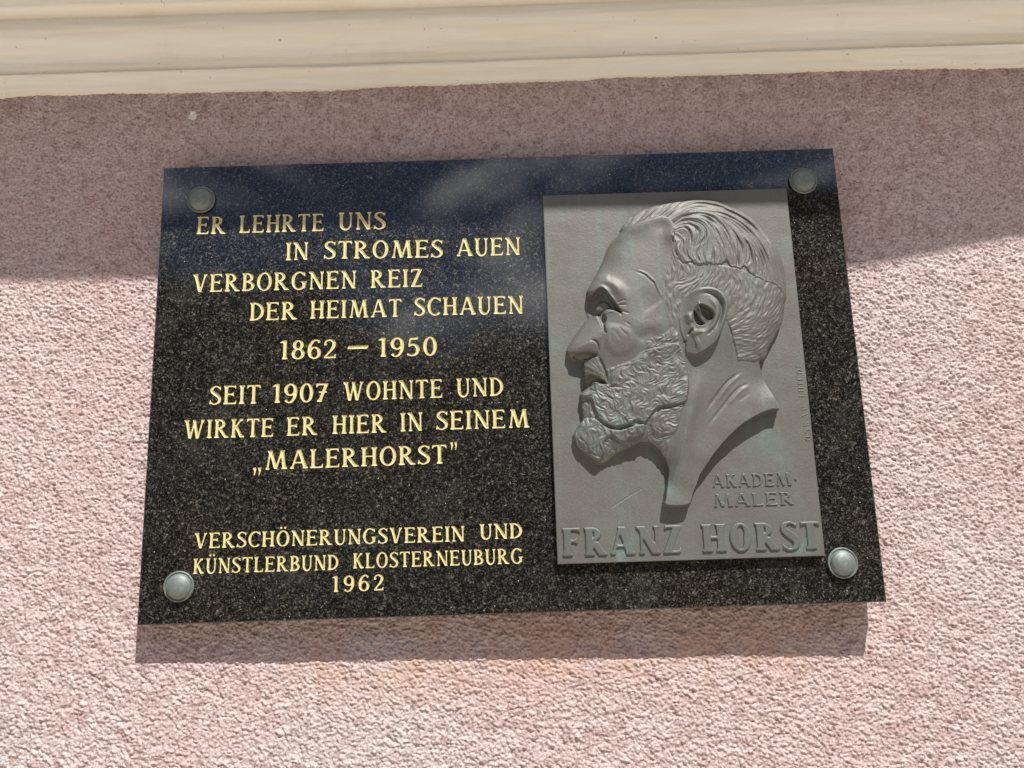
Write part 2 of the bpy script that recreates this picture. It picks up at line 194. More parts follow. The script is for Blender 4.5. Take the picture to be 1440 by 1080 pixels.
LINES = [[["ER",-402.2,199.3,-363.7,198.7,24.1],["LEHRTE",-345.9,199.2,-233.8,198.6,24.2],["UNS",-215.2,199.3,-152.2,198.6,24.2]],[["IN",-283.4,159.3,-253.3,159.4,24.4],["STROMES",-233.7,159.7,-77.2,157.0,24.4],["AUEN",-59.7,157.9,24.7,157.3,24.4]],[["VERBORGNEN",-403.9,119.4,-190.1,118.2,24.2],["REIZ",-172.1,118.1,-103.6,117.8,24.2]],[["DER",-328.1,78.9,-266.4,78.7,23.9],["HEIMAT",-250.0,79.2,-131.9,78.1,23.9],["SCHAUEN",-115.6,78.9,25.9,77.5,23.9]],[["1862",-288.3,26.4,-214.6,26.0,24.3],["–",-201.4,25.9,-173.9,26.0,24.3],["1950",-162.3,25.9,-86.3,25.6,24.3]],[["SEIT",-375.2,-29.5,-310.6,-29.9,23.8],["1907",-296.0,-29.8,-224.4,-30.1,23.8],["WOHNTE",-205.7,-29.7,-80.0,-29.5,23.8],["UND",-62.7,-29.3,-3.3,-29.4,23.8]],[["WIRKTE",-405.4,-71.7,-292.6,-72.6,23.4],["ER",-276.6,-72.1,-237.7,-72.1,23.4],["HIER",-219.4,-71.6,-151.1,-71.7,23.4],["IN",-133.8,-71.1,-105.3,-70.8,23.4],["SEINEM",-88.9,-70.3,28.5,-70.9,23.5]],[["„",-317.7,-113.6,-306.2,-113.6,23.4],["MALERHORST",-303.2,-113.7,-75.9,-112.8,23.5],["”",-72.0,-112.7,-62.3,-112.7,23.5]],[["VERSCHÖNERUNGSVEREIN",-386.1,-206.9,-55.4,-208.3,18.4],["UND",-37.3,-206.7,14.7,-206.8,18.4]],[["KÜNSTLERBUND",-385.7,-237.0,-209.5,-237.5,18.0],["KLOSTERNEUBURG",-191.8,-236.6,14.5,-236.8,18.1]],[["1962",-217.3,-263.4,-153.7,-263.1,18.2]]]
PLATEWORDS = [[["FRANZ",-155.6,-228.5,-9.9,-229.0,34.0],["HORST",12.9,-228.7,157.8,-229.2,33.6]],[["AKADEM",31.5,-151.6,129.5,-152.1,16.1],["·",132.5,-152.1,137.8,-152.1,16.1]],[["MALER",30.9,-175.4,131.1,-175.3,16.0]]]
SIGN = [["OSKAR",158.7,-98.1,156.8,-52.6,7.2],["THIEDE",156.3,-44.5,156.4,1.1,7.2]]
SCRATCH = [[-91.0,-171.3],[-76.6,-162.3],[-55.0,-150.9]]
STAINS = [[-81.9,-221.7,9,1.0],[-84.9,-228.3,6,0.8],[-87.9,-236.5,6,0.5],[135.8,-226.6,10,0.55],[124.8,-233.0,12,0.5],[101.5,-87.5,18,0.28],[116.5,-114.5,22,0.25],[-19.6,-153.8,12,0.5],[-10.0,-128.1,8,0.4],[-110.1,-100.4,9,0.55],[-80.3,-71.2,8,0.55],[-60.8,-71.8,8,0.5],[-127.2,-73.3,10,0.35],[6.6,-57.8,8,0.3],[35.4,-63.2,10,0.22],[-142.5,-213.9,9,0.3],[-64.7,-207.9,11,0.3],[33.4,-219.3,12,0.3],[76.6,-216.4,13,0.3],[-100.2,-63.5,8,0.3],[182.4,200.9,18,0.2]]
BOLTS = [[-396.8,246.3],[403.6,247.7],[400.7,-248.1],[-400.7,-251.1]]
PLATE = [[57.0,238.5],[382.6,239.3],[379.0,-238.3],[55.8,-240.9]]
SOFTHAIR = [[1.5,161.7]]
HAIRLINE = [[-65.6,176.4],[-51.4,183.8],[-37.2,189.7],[-23.1,193.0],[-10.1,194.0],[-2.0,191.0],[1.7,185.5],[3.5,177.2],[1.9,167.5]]
TEMPLE = [[1.3,158.8],[-8.0,131.2],[-15.1,106.6],[-15.2,78.4],[-9.8,52.1]]
CUT = [[120.1,-58.2],[88.3,-67.1],[59.3,-85.7],[32.5,-113.0],[14.9,-136.9],[0.2,-170.8],[-29.2,-170.8]]
FLECK = (-0.4291, 0.0, 0.3902)

S = 0.032                     # plaque front stands this far off the wall line
W, H = 900.0, 590.4           # plaque, mm
PLT = 8.0                     # bronze plate thickness, mm


# ---------------------------------------------------------------- helpers
def material(name):
    m = bpy.data.materials.new(name)
    m.use_nodes = True
    n = NT(m.node_tree)
    b = n.add('ShaderNodeBsdfPrincipled')
    o = n.add('ShaderNodeOutputMaterial')
    n.link(b.outputs[0], o.inputs[0])
    tcn = n.add('ShaderNodeTexCoord')
    return m, n, b, tcn.outputs['Object']


def mesh(name, V, F, mat, parent=None, smooth=True, attr=None):
    """V (n,3) array, F (m,4) or (m,3) int array or list of faces"""
    me = bpy.data.meshes.new(name)
    V = np.asarray(V, dtype=np.float32)
    if isinstance(F, np.ndarray):
        k = F.shape[1]
        me.vertices.add(len(V))
        me.vertices.foreach_set('co', V.ravel())
        me.loops.add(F.size)
        me.loops.foreach_set('vertex_index', F.astype(np.int32).ravel())
        me.polygons.add(len(F))
        me.polygons.foreach_set('loop_start', np.arange(0, F.size, k, dtype=np.int32))
        me.update(calc_edges=True)
    else:
        me.from_pydata([tuple(v) for v in V.tolist()], [], F)
    me.validate()
    if smooth:
        me.polygons.foreach_set('use_smooth', np.ones(len(me.polygons), dtype=bool))
    if attr is not None:
        a = me.attributes.new('patina', 'FLOAT', 'POINT')
        a.data.foreach_set('value', np.asarray(attr, dtype=np.float32))
    me.materials.append(mat)
    me.update()
    o = bpy.data.objects.new(name, me)
    COL.objects.link(o)
    if parent is not None:
        o.parent = parent
    return o


def thing(name, label, cat):
    o = bpy.data.objects.new(name, None)
    o.empty_display_size = 0.05
    COL.objects.link(o)
    o['label'] = label
    o['category'] = cat
    return o


def grid_faces(ny, nx):
    i = np.arange(ny * nx).reshape(ny, nx)
    return np.stack([i[:-1, :-1], i[:-1, 1:], i[1:, 1:], i[1:, :-1]], -1).reshape(-1, 4)


def blur(a, sx, sy=None, ang=0.0):
    """gaussian blur (periodic), sigmas in cells, optionally rotated"""
    sy = sx if sy is None else sy
    fy = np.fft.fftfreq(a.shape[0])[:, None]
    fx = np.fft.fftfreq(a.shape[1])[None, :]
    c, s = math.cos(ang), math.sin(ang)
    u, v = fx * c + fy * s, -fx * s + fy * c
    g = np.exp(-2 * math.pi ** 2 * ((u * sx) ** 2 + (v * sy) ** 2))
    return np.real(np.fft.ifft2(np.fft.fft2(a) * g))


def noise_field(shape, sx, sy=None, ang=0.0):
    n = blur(rng.standard_normal(shape), sx, sy, ang)
    return n / n.std()


def smooth01(x):
    x = np.clip(x, 0, 1)
    return x * x * (3 - 2 * x)


def seg_dist(px, py, pts):
    best = np.full(px.shape, 1e9)
    for (x0, y0), (x1, y1) in zip(pts[:-1], pts[1:]):
        dx, dy = x1 - x0, y1 - y0
        L = dx * dx + dy * dy + 1e-12
        tt = np.clip(((px - x0) * dx + (py - y0) * dy) / L, 0, 1)
        d = (px - x0 - tt * dx) ** 2 + (py - y0 - tt * dy) ** 2
        np.minimum(best, d, out=best)
    return np.sqrt(best)


def stroke_field(px, py, pts, taper=0.22):
    """distance to a polyline and a weight that fades towards its two ends"""
    P = np.asarray(pts, float)
    L = np.hypot(*np.diff(P, axis=0).T)
    s0 = np.concatenate([[0], np.cumsum(L)])
    best = np.full(px.shape, 1e9)
    par = np.zeros(px.shape)
    for k in range(len(L)):
        (x0, y0), (x1, y1) = P[k], P[k + 1]
        dx, dy = x1 - x0, y1 - y0
        tt = np.clip(((px - x0) * dx + (py - y0) * dy) / (dx * dx + dy * dy + 1e-12), 0, 1)
        d = (px - x0 - tt * dx) ** 2 + (py - y0 - tt * dy) ** 2
        m = d < best
        best = np.where(m, d, best)
        par = np.where(m, (s0[k] + tt * L[k]) / s0[-1], par)
    return np.sqrt(best), smooth01(par / taper) * smooth01((1 - par) / taper)


def inside(px, py, pts):
    r = np.zeros(px.shape, bool)
    for (x0, y0), (x1, y1) in zip(pts, pts[1:] + pts[:1]):
        if y0 == y1:
            continue
        c = ((y0 > py) != (y1 > py)) & (px < (x1 - x0) * (py - y0) / (y1 - y0) + x0)
        r ^= c
    return r


def sdf(px, py, pts):
    """signed distance, positive inside"""
    d = seg_dist(px, py, pts + pts[:1])
    return np.where(inside(px, py, pts), d, -d)


def catmull(pts, n=8, closed=False):
    P = np.asarray(pts, float)
    if closed:
        P = np.vstack([P[-1], P, P[0], P[1]])
    else:
        P = np.vstack([2 * P[0] - P[1], P, 2 * P[-1] - P[-2]])
    out = []
    for i in range(1, len(P) - 2):
        a, b, c, d = P[i - 1:i + 3]
        for k in range(n):
            s = k / n
            out.append(0.5 * (2 * b + (c - a) * s + (2 * a - 5 * b + 4 * c - d) * s ** 2 + (3 * b - a - 3 * c + d) * s ** 3))
    if not closed:
        out.append(P[-2])
    return [list(map(float, p)) for p in out]


# ---------------------------------------------------------------- lettering
# every glyph is a list of outline polygons in units of the capital height
def strip(path):
    """polygon round a path of (x, y, half width)"""
    P = np.asarray(path, float)
    d = np.gradient(P[:, :2], axis=0)
    d /= np.linalg.norm(d, axis=1)[:, None] + 1e-9
    n = np.stack([-d[:, 1], d[:, 0]], 1)
    a = P[:, :2] + n * P[:, 2:3]
    b = P[:, :2] - n * P[:, 2:3]
    return np.vstack([a, b[::-1]]).tolist()


class Hand:
    """proportions of one lettering hand"""
    def __init__(self, st, th, sf):
        self.st, self.th, self.sf = st, th, sf

    def serif(self, x, y, s, w=None, l=1.0, r=1.0):
        st = self.st if w is None else w
        a, b = self.sf * l, self.sf * r
        return [[x - st - a, y], [x + st + b, y], [x + st + b * 0.9, y + s * 0.035], [x + st, y + s * 0.13],
                [x - st, y + s * 0.13], [x - st - a * 0.9, y + s * 0.035]]

    def stem(self, x, y0=0.0, y1=1.0, w=None, top=True, bot=True, lt=1, rt=1, lb=1, rb=1):
        w = self.st if w is None else w
        o = [strip([(x, y0, w * 1.08), (x, y0 + 0.25 * (y1 - y0), w * 0.97), (x, y0 + 0.75 * (y1 - y0), w * 0.97), (x, y1, w * 1.08)])]
        if bot:
            o.append(self.serif(x, y0, 1, w, lb, rb))
        if top:
            o.append(self.serif(x, y1, -1, w, lt, rt))
        return o

    def bar(self, x0, x1, y, f=0.0, w=None):
        """horizontal arm whose right end flares by f (up if positive)"""
        w = self.th if w is None else w
        o = [[[x0, y - w], [x1, y - w], [x1, y + w], [x0, y + w]]]
        if f:
            s = 1 if f > 0 else -1
            o.append([[x1 - 0.16, y + s * w], [x1 - 0.05, y + s * w * 1.6], [x1 + 0.01, y + s * w + f], [x1 + 0.035, y + s * w + f * 0.9], [x1 + 0.02, y - s * w], [x1 - 0.16, y - s * w]])
        return o

    def diag(self, x0, y0, x1, y1, w):
        dy = y1 - y0
        k = math.hypot(x1 - x0, dy) / abs(dy) * w
        m0, m1 = k * 1.06, k * 1.06
        xm, ym = (x0 + x1) / 2, (y0 + y1) / 2
        k *= 0.96
        return [[[x0 - m0, y0], [x0 + m0, y0], [xm + k, ym], [x1 + m1, y1], [x1 - m1, y1], [xm - k, ym]]]

    def arc(self, cx, cy, rx, ry, a0, a1, n=28, p=1.3, tilt=0.0, t0=None, t1=None):
        pts = []
        for i in range(n + 1):
            a = math.radians(a0 + (a1 - a0) * i / n)
            hw = self.th + (self.st - self.th) * abs(math.cos(a - tilt)) ** p
            pts.append((cx + (rx - hw) * math.cos(a), cy + (ry - hw) * math.sin(a), hw))
        return [strip(pts)]

    def spline(self, pts, n=7):
        return [strip(catmull(pts, n))]

    def glyph(self, c):
        st, th = self.st, self.th
        a = st + self.sf                       # left edge of a stem incl. serif
        if c == 'I':
            return 2 * a, self.stem(a)
        if c == 'E':
            return a + 0.56, self.stem(a) + self.bar(a, a + 0.47, 1 - th, -0.13) + self.bar(a, a + 0.37, 0.53, 0.085) + self.bar(a, a + 0.37, 0.53, -0.085) + self.bar(a, a + 0.50, th, 0.15)
        if c == 'F':
            return a + 0.52, self.stem(a) + self.bar(a, a + 0.47, 1 - th, -0.15) + self.bar(a, a + 0.36, 0.53, 0.085) + self.bar(a, a + 0.36, 0.53, -0.085)
        if c == 'L':
            return a + 0.50, self.stem(a) + self.bar(a, a + 0.45, th, 0.17)
        if c == 'T':
            x = 0.36
            return 0.72, self.stem(x, top=False) + self.bar(0.04, 0.68, 1 - th, -0.14) + [[[0.68 - p[0] + 0.04, p[1]] for p in q] for q in self.bar(0.04, 0.68, 1 - th, -0.14)]
        if c == 'H':
            x1 = a + 0.50
            return x1 + a, self.stem(a) + self.stem(x1) + self.bar(a, x1, 0.52)
        if c == 'N':
            x1 = a + 0.56
            return x1 + a * 0.85, self.stem(a, w=th * 1.15, top=False) + self.stem(x1, w=th * 1.15, bot=False) + self.diag(a - 0.03, 1, x1 - 0.01, 0, st) + [self.serif(a - 0.03, 1, -1, st * 0.8, 1, 0)]
        if c == 'M':
            x0, x1 = 0.16, 0.98
            return 1.14, self.diag(x0, 0, x0 + 0.12, 1, th * 1.1) + self.diag(x0 + 0.13, 1, 0.57, 0.02, st) + self.diag(x1 - 0.12, 1, 0.57, 0.02, th * 1.2) + self.diag(x1, 0, x1 - 0.12, 1, st) + [self.serif(x0, 0, 1, th), self.serif(x1, 0, 1, st), self.serif(x0 + 0.11, 1, -1, st * 0.7, 1, 0), self.serif(x1 - 0.11, 1, -1, st * 0.7, 0, 1)]
        if c == 'A':
            return 0.90, self.diag(0.12, 0, 0.42, 1, th * 1.15) + self.diag(0.78, 0, 0.46, 1, st) + self.bar(0.24, 0.66, 0.32) + [self.serif(0.12, 0, 1, th), self.serif(0.78, 0, 1, st, 0.9, 0.7), [[0.36, 1], [0.52, 1], [0.5, 0.9], [0.42, 0.9]]]
        if c == 'V':
            return 0.84, self.diag(0.16, 1, 0.42, 0, st) + self.diag(0.70, 1, 0.44, 0, th * 1.2) + [self.serif(0.16, 1, -1, st), self.serif(0.70, 1, -1, th)]
        if c == 'W':
            return 1.18, self.diag(0.14, 1, 0.36, 0, st) + self.diag(0.60, 1, 0.38, 0, th * 1.2) + self.diag(0.56, 1, 0.78, 0, st) + self.diag(1.04, 1, 0.80, 0, th * 1.2) + [self.serif(0.14, 1, -1, st), self.serif(1.04, 1, -1, th)]
        if c == 'K':
            return a + 0.62, self.stem(a) + self.diag(a + 0.02, 0.44, a + 0.42, 1, th * 1.2) + self.diag(a + 0.46, 0, a + 0.14, 0.58, st) + [self.serif(a + 0.42, 1, -1, th), self.serif(a + 0.47, 0, 1, st, 0.5, 0.9)]
        if c == 'Z':
            return 0.70, self.bar(0.06, 0.60, 1 - th) + self.diag(0.12, 0.0, 0.56, 1.0, st) + self.bar(0.06, 0.62, th, 0.16) + [[[0.04, 0.80], [0.09, 0.80], [0.16, 1 - 2 * th], [0.2, 1 - th], [0.08, 1], [0.06, 1]]]
        if c in 'OÖ':
            o = self.arc(0.42, 0.5, 0.40, 0.52, 0, 360, 56, tilt=-0.15)
            # an open ring is two half rings, so that the hole stays open
            o = self.arc(0.42, 0.5, 0.40, 0.52, -92, 92, 30, tilt=-0.1) + self.arc(0.42, 0.5, 0.40, 0.52, 88, 272, 30, tilt=-0.1)
            if c == 'Ö':
                o += self.dot(0.29, 1.20, 0.075) + self.dot(0.55, 1.20, 0.075)
            return 0.84, o
        if c in 'UÜ':
            y = 0.36
            o = self.stem(a, y, 1, bot=False) + self.stem(a + 0.48, y, 1, w=th * 1.15, bot=False)
            n = []
            for i in range(23):
                t = i / 22
                an = math.pi * (1 + t)
                hw = st + (th * 1.15 - st) * smooth01(np.array(t * 1.3))
                r = 0.24
                n.append((a + 0.24 + r * math.cos(an), y + (y + 0.02 - th) * math.sin(an), float(hw)))
            o.append(strip(n))
            if c == 'Ü':
                o += self.dot(a + 0.12, 1.20, 0.075) + self.dot(a + 0.38, 1.20, 0.075)
            return a + 0.48 + a * 0.85, o
        if c == 'D':
            return a + 0.60, self.stem(a, rt=0, rb=0) + self.arc(a + 0.06, 0.5, 0.54, 0.5, -90, 90, 34) + self.bar(a, a + 0.08, 1 - th) + self.bar(a, a + 0.08, th)
        if c in 'RBP':
            o = self.stem(a, rt=0, rb=0 if c == 'B' else 1) + self.arc(a + 0.12, 0.745, 0.34, 0.255, -90, 90, 24) + self.bar(a, a + 0.14, 1 - th) + self.bar(a, a + 0.14, 0.49 + th)
            if c == 'R':
                o += self.diag(a + 0.52, 0, a + 0.16, 0.50, st * 0.95) + [[[a + 0.44, 0], [a + 0.70, 0], [a + 0.69, 0.03], [a + 0.56, 0.12]]]
                return a + 0.68, o
            o += self.arc(a + 0.13, 0.27, 0.40, 0.27, -90, 90, 24) + self.bar(a, a + 0.15, th)
            return a + 0.55, o
        if c in 'CG':
            o = self.arc(0.44, 0.5, 0.42, 0.52, 52, 312, 44, tilt=-0.1)
            o.append([[0.64, 0.93], [0.74, 0.99], [0.76, 0.75], [0.72, 0.74], [0.66, 0.86]])
            if c == 'G':
                o += self.stem(0.70, 0.10, 0.46, bot=False)
                return 0.70 + a, o
            return 0.76, o
        if c == 'S':
            o = self.spline([(0.52, 0.86, th * 0.9), (0.42, 0.95, th), (0.30, 0.97, th), (0.14, 0.88, st * 0.75), (0.11, 0.73, st * 0.9), (0.24, 0.60, st), (0.42, 0.46, st * 1.05), (0.53, 0.32, st * 0.95), (0.50, 0.14, st * 0.8), (0.34, 0.03, th), (0.20, 0.03, th), (0.08, 0.13, th * 0.9)], 6)
            o.append([[0.49, 0.90], [0.585, 1.0], [0.58, 0.76], [0.545, 0.75], [0.52, 0.84]])
            o.append([[0.12, 0.08], [0.0, -0.02], [0.03, 0.24], [0.065, 0.25], [0.10, 0.16]])
            return 0.62, o
        if c in '0':
            return 0.68, self.arc(0.34, 0.5, 0.32, 0.52, -92, 92, 30) + self.arc(0.34, 0.5, 0.32, 0.52, 88, 272, 30)
        if c == '1':
            return 0.46, self.stem(0.26, top=False, lb=0.8, rb=0.8) + [[[0.34, 1.02], [0.20, 1.02], [0.02, 0.92], [0.02, 0.87], [0.20, 0.90]]]
        if c == '2':
            o = self.spline([(0.06, 0.74, th), (0.12, 0.92, th), (0.30, 0.98, th * 1.1), (0.47, 0.88, st * 0.9), (0.50, 0.72, st), (0.42, 0.52, st * 0.85), (0.26, 0.30, th * 1.3), (0.08, 0.08, th * 1.1)], 6)
            return 0.64, o + self.bar(0.03, 0.56, th * 1.25, 0.15, th * 1.25) + self.dot(0.09, 0.76, 0.07)
        if c == '5':
            o = self.bar(0.16, 0.50, 0.93, 0.06, th * 1.3) + self.diag(0.10, 0.50, 0.17, 0.97, th)
            o += self.spline([(0.10, 0.53, th), (0.28, 0.62, th * 1.2), (0.46, 0.52, st * 0.9), (0.52, 0.33, st), (0.44, 0.12, st * 0.8), (0.26, 0.02, th), (0.06, 0.07, th)], 6)
            return 0.64, o + self.dot(0.06, 0.09, 0.06)
        if c in '69':
            o = self.arc(0.34, 0.31, 0.31, 0.33, -92, 92, 26) + self.arc(0.34, 0.31, 0.31, 0.33, 88, 272, 26)
            o += self.spline([(0.56, 0.93, th), (0.42, 1.00, th), (0.26, 0.92, st * 0.7), (0.13, 0.68, st * 0.9), (0.10, 0.42, st), (0.11, 0.30, st)], 6)
            o += self.dot(0.55, 0.90, 0.065)
            if c == '9':
                o = [[[0.68 - p[0], 1 - p[1]] for p in q] for q in o]
            return 0.68, o
        if c == '8':
            o = self.arc(0.34, 0.755, 0.26, 0.265, -92, 92, 22) + self.arc(0.34, 0.755, 0.26, 0.265, 88, 272, 22)
            o += self.arc(0.34, 0.275, 0.31, 0.295, -92, 92, 24) + self.arc(0.34, 0.275, 0.31, 0.295, 88, 272, 24)
            return 0.68, o
        if c == '7':
            o = self.bar(0.06, 0.58, 0.94, 0, th * 1.3) + self.diag(0.20, 0.0, 0.54, 0.98, st * 0.9) + self.bar(0.16, 0.56, 0.52, 0, th) + [[[0.03, 0.78], [0.07, 0.77], [0.14, 0.9], [0.08, 1.0], [0.05, 1.0]], self.serif(0.20, 0, 1, st, 0.6, 0.6)]
            return 0.64, o
        if c == '–':
            return 1.16, [[[0.0, 0.46], [1.09, 0.46], [1.16, 0.63], [0.07, 0.63]]]
        if c == '·':
            return 0.32, [[[0.16, 0.32], [0.30, 0.48], [0.16, 0.64], [0.02, 0.48]]]
        if c in '„”':
            y = 0.10 if c == '„' else 1.10
            o = []
            for x in (0.10, 0.36):
                o += [[[x - 0.07, y], [x + 0.09, y + 0.04], [x + 0.10, y - 0.14], [x + 0.02, y - 0.40], [x - 0.03, y - 0.40], [x + 0.0, y - 0.18]]]
            return 0.50, o
        raise KeyError(c)

    def dot(self, x, y, r):
        return [[[x + r * math.cos(k * math.pi / 8), y + r * math.sin(k * math.pi / 8)] for k in range(16)]]


def raster_glyph(hand, c, n):
    """marching squares over the union of the glyph's polygons: verts, inside distance, faces, outline loops"""
    wd, polys = hand.glyph(c)
    allp = np.array([p for q in polys for p in q])
    x0, y0 = allp.min(0) - 0.06
    x1, y1 = allp.max(0) + 0.06
    h = 1.0 / n
    nx, ny = int((x1 - x0) / h) + 2, int((y1 - y0) / h) + 2
    gx = x0 + h * np.arange(nx)
    gy = y0 + h * np.arange(ny)
    PX, PY = np.meshgrid(gx, gy)
    f = np.full(PX.shape, -9.0)
    for q in polys:
        f = np.maximum(f, sdf(PX, PY, q))
    f = f + 1e-5
    # soften the corners a little
    pad = np.pad(f, 3, mode='edge')
    f = blur(pad, 0.7)[3:-3, 3:-3]
    verts, vid, D = [], {}, []

    def vert(key, p, d):
        if key not in vid:
            vid[key] = len(verts)
            verts.append(p)
            D.append(d)
        return vid[key]

    def edge(i0, j0, i1, j1):
        a, b = f[j0, i0], f[j1, i1]
        s = min(max(a / (a - b), 0.02), 0.98)
        return vert((min((i0, j0), (i1, j1)), max((i0, j0), (i1, j1))),
                    (gx[i0] + (gx[i1] - gx[i0]) * s, gy[j0] + (gy[j1] - gy[j0]) * s), 0.0)
    faces, segs = [], {}
    ins = f > 0
    cell = ins[:-1, :-1] | ins[1:, :-1] | ins[:-1, 1:] | ins[1:, 1:]
    for j, i in np.argwhere(cell):
        cs = [(i, j), (i + 1, j), (i + 1, j + 1), (i, j + 1)]
        st = [bool(ins[b, a]) for a, b in cs]
        if all(st):
            faces.append([vert((a, b), (gx[a], gy[b]), f[b, a]) for a, b in cs])
            continue
        diag = st in ([True, False, True, False], [False, True, False, True])
        if diag:                              # two separate corners
            for k in range(4):
                if st[k]:
                    a, b = cs[k]
                    p, nn = cs[k - 1], cs[(k + 1) % 4]
                    e0, e1 = edge(*p, a, b), edge(a, b, *nn)
                    faces.append([e0, vert((a, b), (gx[a], gy[b]), f[b, a]), e1])
                    segs[e1] = e0
            continue
        poly = []
        ent = ext = None
        for k in range(4):
            a, b = cs[k]
            c2 = cs[(k + 1) % 4]
            if st[k]:
                poly.append(vert((a, b), (gx[a], gy[b]), f[b, a]))
            if st[k] != st[(k + 1) % 4]:
                e = edge(a, b, *c2)
                poly.append(e)
                if st[k]:
                    ext = e
                else:
                    ent = e
        faces.append(poly)
        segs[ext] = ent
    loops = []
    todo = dict(segs)
    while todo:
        k, v = todo.popitem()
        lp = [k]
        while v != lp[0] and v in todo:
            lp.append(v)
            v = todo.pop(v)
        loops.append(lp)
    return wd, np.array(verts), np.array(D), faces, loops


_cache = {}


def glyph_mesh(hand, c, n):
    k = (id(hand), c, n)
    if k not in _cache:
        _cache[k] = raster_glyph(hand, c, n)
    return _cache[k]


def set_word(hand, text, p0, p1, cap, n, target_gap=0.10, smax=1.12):
    """places the letters of one word between two points of its baseline"""
    G = [glyph_mesh(hand, c, n) for c in text]
    ext = math.hypot(p1[0] - p0[0], p1[1] - p0[1])
    tot = sum(g[0] for g in G) * cap
    k = len(G) - 1
    sx = (ext - k * target_gap * cap) / tot
    if len(G) > 1:
        sx = min(max(sx, 0.80), smax)
    gap = (ext - tot * sx) / k if k else 0.0
    if k == 0:
        sx = ext / tot
    ux, uy = (p1[0] - p0[0]) / ext, (p1[1] - p0[1]) / ext
    x = 0.0
    out = []
    for g in G:
        v = g[1]
        lx, ly = x + v[:, 0] * sx * cap, v[:, 1] * cap
        out.append((np.stack([p0[0] + lx * ux - ly * uy, p0[1] + lx * uy + ly * ux], 1), g[2] * cap, g[3], g[4]))
        x += g[0] * sx * cap + gap
    return out


def join(parts):
    V, F, n = [], [], 0
    for v, f in parts:
        V.append(v)
        F += [[i + n for i in q] for q in f]
        n += len(v)
    return np.vstack(V), F


# ---------------------------------------------------------------- materials
def mat_plaster():
    m, n, b, oc = material('pink_roughcast')
    big = n.noise(oc, 3.0, 4, 0.6)
    mid = n.noise(oc, 26.0, 3, 0.6)
    fine = n.noise(oc, 420.0, 3, 0.7)
    c = n.ramp(mid, [(0.30, (0.540, 0.405, 0.390)), (0.70, (0.582, 0.474, 0.465))])
    c = n.mix(n.step(big, 0.42, 0.68), c, (0.57, 0.478, 0.468))
    blot = n.ramp(n.noise(oc, 62.0, 4, 0.7), [(0.32, (0.74, 0.69, 0.66)), (0.50, (1, 1, 1)), (0.75, (1.07, 1.07, 1.07))])
    c = n.mix(1.0, c, blot, 'MULTIPLY')
    spz = n.add('ShaderNodeSeparateXYZ')
    n.link(oc, spz.inputs[0])
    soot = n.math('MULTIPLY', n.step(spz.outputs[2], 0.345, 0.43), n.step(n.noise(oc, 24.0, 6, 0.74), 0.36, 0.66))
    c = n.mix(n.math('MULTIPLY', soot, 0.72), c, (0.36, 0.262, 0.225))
    grit_shade = n.ramp(n.noise(oc, 270.0, 4, 0.75), [(0.28, (0.34, 0.27, 0.25)), (0.36, (0.55, 0.46, 0.44)), (0.50, (1, 1, 1)), (0.8, (1.10, 1.10, 1.10))])  # dirty grains; the dark specks also paint shade into the roughcast's pits
    c = n.mix(1.0, c, grit_shade, 'MULTIPLY')
    grain = n.ramp(fine, [(0.25, (0.52, 0.48, 0.47)), (0.45, (1, 1, 1)), (0.8, (1.16, 1.16, 1.16))])
    c = n.mix(1.0, c, grain, 'MULTIPLY')
    # soft ochre patch across the wall below the plaque
    sp = n.add('ShaderNodeSeparateXYZ')
    n.link(oc, sp.inputs[0])
    ox = n.math('ABSOLUTE', n.math('SUBTRACT', sp.outputs[0], 0.06))
    oz = n.math('ABSOLUTE', n.math('ADD', sp.outputs[2], 0.345))
    k = n.math('MULTIPLY', n.step(ox, 0.46, 0.20), n.step(oz, 0.075, 0.0))
    k = n.math('MULTIPLY', k, n.step(n.noise(oc, 14.0, 4, 0.6), 0.30, 0.62))
    c = n.mix(n.math('MULTIPLY', k, 0.62), c, (0.52, 0.33, 0.235))
    vd = n.add('ShaderNodeVectorMath', operation='DISTANCE')
    n.link(oc, vd.inputs[0])
    vd.inputs[1].default_value = FLECK
    fl = n.math('ADD', vd.outputs['Value'], n.math('MULTIPLY', n.noise(oc, 180.0, 2), 0.012))
    c = n.mix(n.step(fl, 0.0135, 0.0115), c, (0.80, 0.76, 0.70))
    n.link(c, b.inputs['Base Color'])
    b.inputs['Roughness'].default_value = 0.95
    b.inputs['Specular IOR Level'].default_value = 0.15
    n.link(n.bump(n.noise(oc, 900.0, 2, 0.6), 0.6, 0.0012), b.inputs['Normal'])
    return m


def mat_cornice():
    m, n, b, oc = material('cream_paint')
    mp = n.add('ShaderNodeMapping')
    mp.inputs['Scale'].default_value = (1.0, 6.0, 14.0)
    n.link(oc, mp.inputs[0])
    st = n.noise(mp.outputs[0], 5.0, 4, 0.6, 0.3)
    c = n.ramp(st, [(0.32, (0.88, 0.82, 0.68)), (0.52, (0.90, 0.86, 0.755)), (0.72, (0.89, 0.875, 0.82))])
    spot = n.step(n.noise(oc, 130.0, 2, 0.5), 0.735, 0.77)
    c = n.mix(n.math('MULTIPLY', spot, 0.6), c, (0.30, 0.25, 0.19))
    dirt = n.step(n.noise(oc, 9.0, 5, 0.65), 0.52, 0.75)
    c = n.mix(n.math('MULTIPLY', dirt, 0.20), c, (0.62, 0.54, 0.42))
    n.link(c, b.inputs['Base Color'])
    b.inputs['Roughness'].default_value = 0.55
    b.inputs['Specular IOR Level'].default_value = 0.35
    h = n.math('ADD', n.noise(mp.outputs[0], 40.0, 4, 0.6), n.math('MULTIPLY', n.noise(oc, 240.0, 3, 0.6), 0.35))
    n.link(n.bump(h, 0.35, 0.002), b.inputs['Normal'])
    return m


